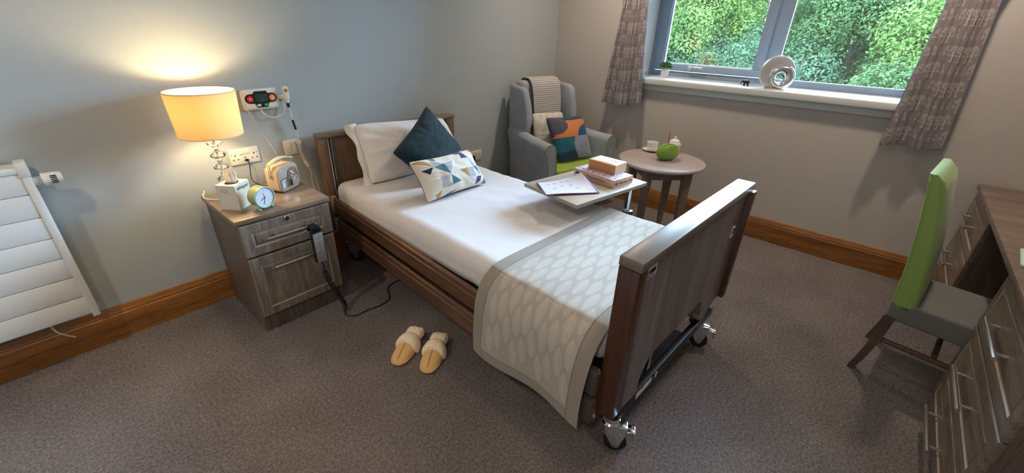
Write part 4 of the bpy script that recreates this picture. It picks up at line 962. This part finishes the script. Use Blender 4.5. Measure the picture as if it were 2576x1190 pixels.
#--MARK slippers
def slipper(loc, rzv, label):
    t = thing('slipper', label, 'slipper', loc, rzv, 'pair of sheepskin slippers')
    out = []
    for k in range(48):
        a = 2*PI*k/48; y = -.118*math.cos(a); w_ = .044+.007*math.cos(a)
        out.append((w_*math.copysign(abs(math.sin(a))**.78, math.sin(a)), y))
    b = B(); b.prism(out, 0, .011, bev=.003); b.make('sole', m_sole, t)
    b = B(); b.tube([(x*1.0, y*1.0, .014) for x, y in out], .0048, 6, closed=True)
    so = b.make('stitched_edge', m_suede, t)
    b = B()
    for k in range(30):
        a = -PI*.62+PI*1.24*k/29; y = -.118*math.cos(a); x = (.044+.007*math.cos(a))*math.copysign(abs(math.sin(a))**.78, math.sin(a))
        nrm = Vector((x*3, y, 0)).normalized(); p = Vector((x, y, .0145)); b.tube([p+nrm*.004+Vector((0, 0, -.003)), p+nrm*.0050+Vector((0, 0, .002)), p+Vector((0, 0, .0060))], .0013, 5)
    b.make('stitching', m_thread, so)
    rows = []
    for i in range(15):
        tt = i/14; y = -.118+.143*tt
        w_ = .049*max(0, 1-(y/.119)**2)**.39 if y < 0 else .049; w_ = max(w_, .002)*1.02
        hgt = .014+.050*math.sin(min(1, tt*.85)*PI/2)**.8
        rows.append([(w_*math.cos(a), y, .012+(hgt-.012)*math.sin(a)**.85 if math.sin(a) > 0 else .012) for a in [PI*j/18 for j in range(19)]])
    b = B(); b.grid(rows); u = b.make('upper', m_suede, t, 60); md = u.modifiers.new('t', 'SOLIDIFY'); md.thickness = .003; md.offset = -1
    b = B(); b.tube([(0, rows[i][9][1], rows[i][9][2]+.0008) for i in range(2, 13)], .0012, 6); b.make('seam', m_dthread, u)
    def fluff(name, ctr, size, R, seed, fnx=None):
        def fn(p, n):
            q = Vector(p); k = noise.noise(q*34+Vector((seed, 0, 0)))*.0035+noise.noise(q*120+Vector((seed, 2, 0)))*.0022
            if fnx: q = fnx(q)
            return q+n*k
        b = B(); b.rbox(ctr, size, R, (14, 12, 8), fn); return b.make(name, m_fur, t, 80)
    fluff('fur_cuff', (0, .022, .045), (.124, .076, .074), .034, 1, lambda q: Vector((q.x, q.y-5*q.x*q.x, q.z-8*q.x*q.x)))
    # lining and heel tuft
    fluff('heel_tuft', (0, .088, .036), (.090, .066, .056), .026, 5)
    b = B(); b.prism([(x*.86, y*.9) for x, y in out if y > -.02], .010, .018); b.make('insole', m_fur, t)
slipper((-2.636, -1.124, 0), math.radians(-63), 'tan suede slipper with cream fur cuff, the left one of the pair on the carpet')
slipper((-2.578, -1.256, 0), math.radians(-57), 'tan suede slipper with cream fur cuff, the right one, nearer the bed runner')

#--MARK desk
t = thing('desk', 'brown wood effect desk with two drawer pedestals and bar handles at the right edge', 'desk', (-1.03, -3.35, 0))
dy = 3.35; dx = 1.03
def DX(x): return x+dx
def DY(y): return y+dy
b = B(); b.box(DX(-2.01), DX(-.022), DY(-3.64), DY(-3.045), .682, .708, .003); b.make('desktop', m_dtop, t)
for x0, x1 in ((-1.99, -1.308), (-.612, -.03)):
    b = B(); b.box(DX(x0), DX(x0+.018), DY(-3.64), DY(-3.078), 0, .682); b.box(DX(x1-.018), DX(x1), DY(-3.64), DY(-3.078), 0, .682); b.box(DX(x0), DX(x1), DY(-3.64), DY(-3.62), 0, .682); b.box(DX(x0+.018), DX(x1-.018), DY(-3.62), DY(-3.078), .03, .05); b.box(DX(x0+.018), DX(x1-.018), DY(-3.10), DY(-3.085), 0, .03)
    b.box(DX(x0+.018), DX(x1-.018), DY(-3.62), DY(-3.085), .425, .437)
    b.box(DX(x0+.018), DX(x1-.018), DY(-3.62), DY(-3.085), .196, .206)
    b.make('pedestal', m_car, t, 0)
b = B(); b.box(DX(-1.308), DX(-.612), DY(-3.55), DY(-3.535), .1, .682); b.make('modesty_panel', m_car, t, 0)
for x0, x1, hxc in ((-1.99, -1.262, -1.60), (-.612, -.03, -.262)):
    for (z0, z1, hz) in ((.437, .675, .549), (.206, .430, .320), (.038, .199, .105)):
        d = panel_front('drawer', DX(x0+.002), DX(x1-.002), z0, z1, DY(-3.078), m_dfront, t, 1, .018, .048)
        bar_handle(DX(hxc-.142), DX(hxc+.142), DY(-3.060), hz, d, 1, .0075, .034, .040)
b = B(); b.box(-.13, .13, -.03, .04, 0, .012, .001); o = b.make('wooden_block', plain('orange_wood', c(206, 142, 84), .5)); place(o, (-.10, -3.345, .708), .3); tag(o, 'corner of an orange brown wooden tray at the far end of the desk', 'tray')
b = B(); b.box(-.10, .10, -.148, .148, 0, .010, .004); o = b.make('notepad', plain('pale_green_card', c(214, 232, 214), .5)); place(o, (-1.20, -3.225, .708), math.radians(-6)); tag(o, 'pale green white edged pad lying on the desktop at the right edge', 'pad')

#--MARK desk chair
t = thing('desk_chair', 'high backed lime green dining chair with grey seat pushed under the desk', 'chair', (-1.248, -2.797, 0), math.radians(-8))
# local x 0..0.38 right(+x), y: rear 0 -> front -0.42
Wc = .375
def cb(p, n):
    q = Vector(p); z = q.z+.30; q.y += .10*max(0, (z-.05))**1.5-.012; q.x *= (1-.0*z); return q
rows = []; prof_c = []
for k in range(22):
    s_ = k/21; z = .385+.585*s_; yb = -.005+.075*s_**1.6; th = .088-.036*s_
    if s_ > .93: th *= math.sqrt(max(.02, 1-((s_-.93)/.07)**2*.75))
    ed = .018; zz = z
    prof_c.append((yb, th, z, s_))
b = B(); rows = []
for yb, th, z, s_ in prof_c:
    w0, w1 = 0.0, Wc; y0, y1 = yb-th, yb; r = min(.022, th*.45); ring = []
    for cx, cy, a0 in ((w1-r, y1-r, 0), (w0+r, y1-r, PI/2), (w0+r, y0+r, PI), (w1-r, y0+r, 1.5*PI)):
        ring += [(cx+r*math.cos(a0+PI/2*i/4), cy+r*math.sin(a0+PI/2*i/4), z) for i in range(5)]
    rows.append(ring)
b.grid(rows, cv=True); b.bm.verts.ensure_lookup_table(); n_ = len(rows[0]); b.bm.faces.new([b.bm.verts[i] for i in range(n_)]); b.bm.faces.new([b.bm.verts[-1-i] for i in range(n_)])
bo = b.make('backrest', m_gchair, t, 45)
b = B()
for x in (.004, Wc-.004):
    b = B(); b.tube([(x, yb-.004, z) for yb, th, z, s_ in prof_c[:-1]], .0022, 6); b.make('piping', m_gchair, bo)
b = B(); b.tube([(.003, prof_c[k][0]-prof_c[k][1]*.82, prof_c[k][2]) for k in range(1, 21)], .0016, 6)
b.make('piping', m_gchair, bo)
b = B(); b.rbox((Wc/2, -.208, .365), (Wc, .400, .095), .014, (8, 8, 3), lambda p, n: Vector(p)+Vector((0, 0, .012*max(0, n.z)*(1-(p.x/.2)**2*.9)*(1-(p.y/.23)**2)))); b.make('seat', m_gseat, t)
m_cleg = wood('chair_leg_wood', [c(74, 58, 52), c(96, 78, 70), c(112, 92, 84)], 'z', 4, .05, .4, .03)
for x in (.018, Wc-.018):
    b = B(); path = [(0, -.030, .335), (0, -.022, .22), (0, -.008, .11), (0, .015, 0)]; rows = []
    for (q, y, z), w_ in zip(smooth_path(path, 5), np.linspace(.019, .013, 16)): rows.append([(x-w_, y-w_, z), (x+w_, y-w_, z), (x+w_, y+w_, z), (x-w_, y+w_, z)])
    b.grid(rows, cv=True); b.bm.verts.ensure_lookup_table(); b.bm.faces.new([b.bm.verts[i] for i in range(4)]); b.bm.faces.new([b.bm.verts[-1-i] for i in range(4)]); b.make('leg', m_cleg, t, 30)
    b = B(); b.box(x-.017, x+.017, -.398, -.364, 0, .335, .002); b.make('leg', m_cleg, t)
    b = B(); b.box(x-.008, x+.008, -.375, -.02, .190, .212, .002); b.make('stretcher', m_cleg, t)
b = B(); b.box(.018, Wc-.018, -.225, -.205, .192, .210, .002); b.make('stretcher', m_cleg, t)

#--MARK curtains
def tree_segs(u, v, s_):
    """little winter tree; u = height, v = across"""
    o = [(u, v, u+.045*s_, v, .0034*s_+.0006)]
    def br(u0, v0, a, l, w, dpt):
        u1, v1 = u0+l*math.cos(a), v0+l*math.sin(a); o.append((u0, v0, u1, v1, w))
        if dpt:
            for da in (-.55, .5, .0 if dpt > 1 else .15): br(u1, v1, a+da+random.uniform(-.1, .1), l*.66, w*.72, dpt-1)
    for a in (-1.35, -.75, -.2, .3, .85, 1.4): br(u+(.030 if abs(a) > 1 else .042)*s_, v, a, .022*s_, .0014, 2)
    o.append((u-.003, v-.012*s_, u-.001, v+.014*s_, .0018))
    return o
def curtain(name, label, ya0, ya1, tb0, tb1, ztie, nf, seed, flat=False):
    """ya: y range at the hem; tb: y range at height ztie; hem z ~.865 up to 2.28"""
    t = thing(name, label, 'curtain', (-.075, (ya0+ya1)/2, .865)); rnd = random.Random(seed); random.seed(seed)
    ns_, nz_ = 420, 620; Hh = 1.43; s_ = np.linspace(0, 1, ns_); z = np.linspace(0, Hh, nz_)
    S, Z = np.meshgrid(s_, z, indexing='ij'); zt = ztie-.865; k = np.clip(Z/zt, 0, 1)
    y0 = ya0+(tb0-ya0)*k; y1 = ya1+(tb1-ya1)*k
    k2 = np.clip((Z-zt)/(Hh-zt), 0, 1); y0 = y0+(ya0-.02-tb0)*k2; y1 = y1+(ya1+.02-tb1)*k2
    ph = PI*nf*(S+.020*np.sin(2*PI*S*1.7+seed)+.007*np.sin(Z*4+S*9))
    A = (.070+.010*np.sin(Z*3+seed+S*5))*(1-.3*k*(1-k2)); rid = np.abs(np.sin(ph))**.6
    if flat: rid = rid*(1-np.clip((.24-S)/.05, 0, 1))+.75*np.clip((.24-S)/.05, 0, 1)
    X = -A*rid*(.80+.25*np.sin(S*13+seed))+.03; Y = y0+(y1-y0)*S-.007*np.sin(2*ph)*(1-.25*k)
    hem = .012*np.sin(S*7+seed)-.02*(S-.5)
    P = np.stack([X, Y-t.location.y, Z+hem*(1-Z/Hh)], -1)
    fw = .80; du = Hh/(nz_-1); dv = fw/(ns_-1); segs = []
    r = 0; zz = .03
    while zz < Hh:
        vv_ = .03+(.047 if r % 2 else 0)
        while vv_ < fw: segs += tree_segs(zz, vv_, .85); vv_ += .095
        zz += .088; r += 1
    mask = seg_raster(nz_, ns_, du, dv, segs, .0008).T[:, :, None]
    Cc = L3(126, 119, 124)*(1-mask)+L3(214, 205, 198)*mask
    o = paint_grid('drape', P, Cc, m_paint, t); md = o.modifiers.new('t', 'SOLIDIFY'); md.thickness = .0025
    return t
curtain('curtain', 'narrow grey curtain with pale tree print hanging left of the window beside the armchair', -.962, -.612, -.885, -.700, 1.66, 6.6, 1)
curtain('curtain', 'wide grey curtain with pale tree print hanging right of the window behind the green chair', -2.825, -2.545, -2.775, -2.572, 1.66, 7.3, 3, True)
#--MARK sill
SZ = 1.092
t = thing('potted_plant', 'small bushy green plant in a white pot at the left end of the window sill', 'plant', (.135, -1.030, SZ))
b = B(); b.lathe([(0, 0), (.028, 0), (.034, .068), (.031, .068), (.029, .058), (0, .058)], 32); b.make('pot', plain('pot_white', c(220, 216, 212), .5), t)
b = B()
for k in range(520):
    a = random.uniform(0, 2*PI); ph = math.acos(random.uniform(-.1, 1)); R_ = random.uniform(.6, 1)
    p = Vector((.050*R_*math.sin(ph)*math.cos(a), .050*R_*math.sin(ph)*math.sin(a), .078+.045*R_*math.cos(ph)))
    d1 = Vector((random.gauss(0, 1), random.gauss(0, 1), random.gauss(.4, 1))).normalized()*.010; d2 = d1.cross(Vector((random.gauss(0, 1), random.gauss(0, 1), random.gauss(0, 1)))).normalized()*.0035
    vs = [b.bm.verts.new(q) for q in (p-d1, p+d2, p+d1, p-d2)]; b.bm.faces.new(vs)
b.make('foliage', plain('plant_green', c(70, 120, 62), .6, var=.4, bscale=60), t, 0, False)
b = B(); [b.tube([(0, 0, .055), (.02*math.cos(a), .02*math.sin(a), .08), (.035*math.cos(a), .035*math.sin(a), .10)], .001, 5) for a in [i*.6 for i in range(10)]]; b.make('stem', plain('plant_stem', c(60, 74, 44), .7), t)
t = thing('elephant_figurine', 'tiny black elephant figurine on the window sill left of the silver ornament', 'ornament', (.11, -1.672, SZ), math.radians(90))
b = B(); b.rbox((0, 0, .026), (.040, .024, .026), .0115, (3, 3, 3)); b.rbox((.022, 0, .030), (.018, .015, .017), .007, (3, 3, 3)); b.make('body', m_black, t)
b = B(); b.tube(smooth_path([(.029, 0, .030), (.034, 0, .020), (.035, 0, .008), (.038, 0, .005)]), [.004]*8+[.003]*8+[.002]*9, 8); b.make('trunk', m_black, t)
for x in (-.0125, .0125):
    for y in (-.0055, .0055): b = B(); b.cyl((x, y, 0), (x, y, .022), .0062, n=10); b.make('leg', m_black, t)
for y in (-1, 1): b = B(); b.rbox((.018, y*.010, .030), (.010, .003, .013), .0014, (2, 2, 2)); b.make('ear', m_black, t)
# silver ring ornament: tilted disc with offset holes, on a flat foot
t = thing('ring_ornament', 'silver spiral ring ornament standing on the sill at the window mullion', 'ornament', (.075, -1.858, SZ), math.radians(-62))
# local: disc in x-z plane (normal -y)
m_hsil = plain('hammered_silver', (.70, .69, .68, 1), .42, .75, bump=.5, bscale=260); m_psil = plain('polished_silver', (.80, .80, .81, 1), .2, 1)
Rr = .110
ptsO = []
for k in range(64):
    a = 2*PI*k/64; x, z = Rr*math.cos(a), .107+Rr*math.sin(a)
    ptsO.append((x, max(z, 0.0)))
rows = []
cx0, cz0, r0_ = .010, .092, .050
for f, yy in [(0, .016), (0, -.008), (.05, -.013), (.12, -.014), (.9, -.014), (1, -.010), (1, .016)]:
    rows.append([(ptsO[k][0]*(1-f)+(cx0+r0_*math.cos(2*PI*k/64))*f, yy, ptsO[k][1]*(1-f)+(cz0+r0_*math.sin(2*PI*k/64))*f) for k in range(64)])
b = B(); b.grid(rows+[rows[0]], cv=True); b.make('ring_body', m_hsil, t, 35)
b = B(); rows = []
for i in range(49):
    a = 2*PI*i/48; R1 = .053; ct = Vector((.024+R1*math.cos(a), -.034-.006*math.cos(a), .078+R1*math.sin(a)*1.02))
    rd = Vector((math.cos(a), 0, math.sin(a))); w_ = .0225+.009*math.cos(a-.5)
    rows.append([tuple(ct+rd*w_*math.cos(q)+Vector((0, -1, 0))*.020*math.sin(q)) for q in [2*PI*j/20 for j in range(20)]])
b.grid(rows[:-1], cu=True, cv=True); b.make('inner_ring', m_psil, t, 60)
b = B(); b.box(-.055, .060, -.052, .018, 0, .006, .002); b.make('foot_plate', m_hsil, t)

#--MARK outside
GZ = -3.6
b = B(); b.box(.4, 60, -40, 45, GZ-.2, GZ); o = b.make('ground', plain('lawn', c(70, 84, 48), .95, var=.3, bscale=3), smooth=0); struct(o)
LM = [leaf_mat('leaf_yellow_green', c(44, 57, 25), c(59, 72, 32), c(74, 87, 42)), leaf_mat('leaf_blue_green', c(27, 38, 24), c(40, 53, 34), c(54, 68, 47)), leaf_mat('leaf_mid_green', c(31, 43, 23), c(45, 58, 31), c(58, 72, 41))]
m_bark = plain('bark', c(74, 62, 50), .9, bump=.5, bscale=20)
def tree(loc, R, H, kind, nleaf, label, seed, ls=.050):
    t = thing('broadleaf_tree', label, 'tree', (loc[0], loc[1], GZ), 0, 'trees outside the window'); rg = np.random.default_rng(seed)
    cz_ = H-GZ-R*.85
    nc = int(60*R/2.5)+30; d = rg.normal(size=(nc, 3)); d /= np.linalg.norm(d, axis=1)[:, None]; d[:, 2] = np.abs(d[:, 2])*1.0-.35*rg.random(nc)
    cr = rg.uniform(.45, 1.0, nc)*R*.27; cc_ = d*np.array([R, R, R*.95])*rg.uniform(.62, .95, nc)[:, None]+np.array([0, 0, cz_])
    w_ = cr**2; pick = rg.choice(nc, nleaf, p=w_/w_.sum())
    q = rg.normal(size=(nleaf, 3)); q /= np.linalg.norm(q, axis=1)[:, None]
    p = cc_[pick]+q*cr[pick][:, None]*rg.uniform(.72, 1.08, nleaf)[:, None]
    nrm = q+rg.normal(size=q.shape)*.55+np.array([0, 0, .5]); nrm /= np.linalg.norm(nrm, axis=1)[:, None]
    a1 = np.cross(nrm, rg.normal(size=q.shape)); a1 /= np.linalg.norm(a1, axis=1)[:, None]; a2 = np.cross(nrm, a1)
    sz = rg.uniform(.6, 1.2, nleaf)[:, None]*ls
    V = np.stack([p-a1*sz*.9, p-a1*sz*.1+a2*sz*.42+nrm*sz*.1, p+a1*sz, p-a1*sz*.1-a2*sz*.42+nrm*sz*.1], 1).reshape(-1, 3)
    F = np.arange(nleaf*4).reshape(-1, 4); me = bpy.data.meshes.new('foliage'); fill_mesh(me, V, F, None, False); me.materials.append(LM[kind])
    o = bpy.data.objects.new('foliage', me); COL.objects.link(o); o.parent = t
    b = B(); b.tube([(0, 0, 0), (.1, 0, cz_*.4), (0, .1, cz_), (.1, .1, cz_+R*.5)], [.22, .18, .14, .04], 10)
    for k in range(min(nc, 16)): b.tube([(0, .05, cz_*.7), tuple((cc_[k]+np.array([0, 0, cz_]))/2), tuple(cc_[k])], [.08, .05, .02], 6)
    b.make('trunk', m_bark, t)
K = [(7.6, 3.4, 2.0, 1.3, 1, 'bushy blue green tree low behind the left window pane'), (9.5, 1.2, 2.5, 1.6, 1, 'blue green tree filling the middle of the left window pane'),
     (10.8, 3.6, 2.9, 3.7, 0, 'yellow green tree at the top left of the window view'), (8.6, -.7, 2.0, .9, 1, 'blue green tree behind the window mullion'),
     (11.0, -1.5, 2.6, 3.1, 2, 'mid green tree in the middle of the right window pane'), (8.2, -2.6, 2.0, 1.0, 2, 'low mid green tree at the foot of the right window pane'),
     (10.0, -4.2, 2.7, 3.3, 0, 'large yellow green tree at the right of the window view'), (16.5, 2.2, 3.2, 4.4, 2, 'tall mid green tree in the second row behind the left pane'),
     (15.5, -5.6, 3.0, 3.4, 2, 'tall mid green tree in the second row behind the right curtain'), (16.0, 6.8, 3.0, 3.8, 1, 'tall blue green tree in the second row behind the left curtain'), (16.5, -2.6, 2.8, 2.9, 1, 'tall blue green tree in the second row behind the mullion'),
     (6.8, 1.6, 1.5, .0, 2, 'small mid green tree lowest in the left window pane'), (6.9, -1.9, 1.5, -.2, 1, 'small blue green tree lowest in the right window pane')]
for i, (x, y, R_, H_, kd, lab) in enumerate(K): tree((x, y), R_, H_, kd, int(25000*R_), lab, 40+i)
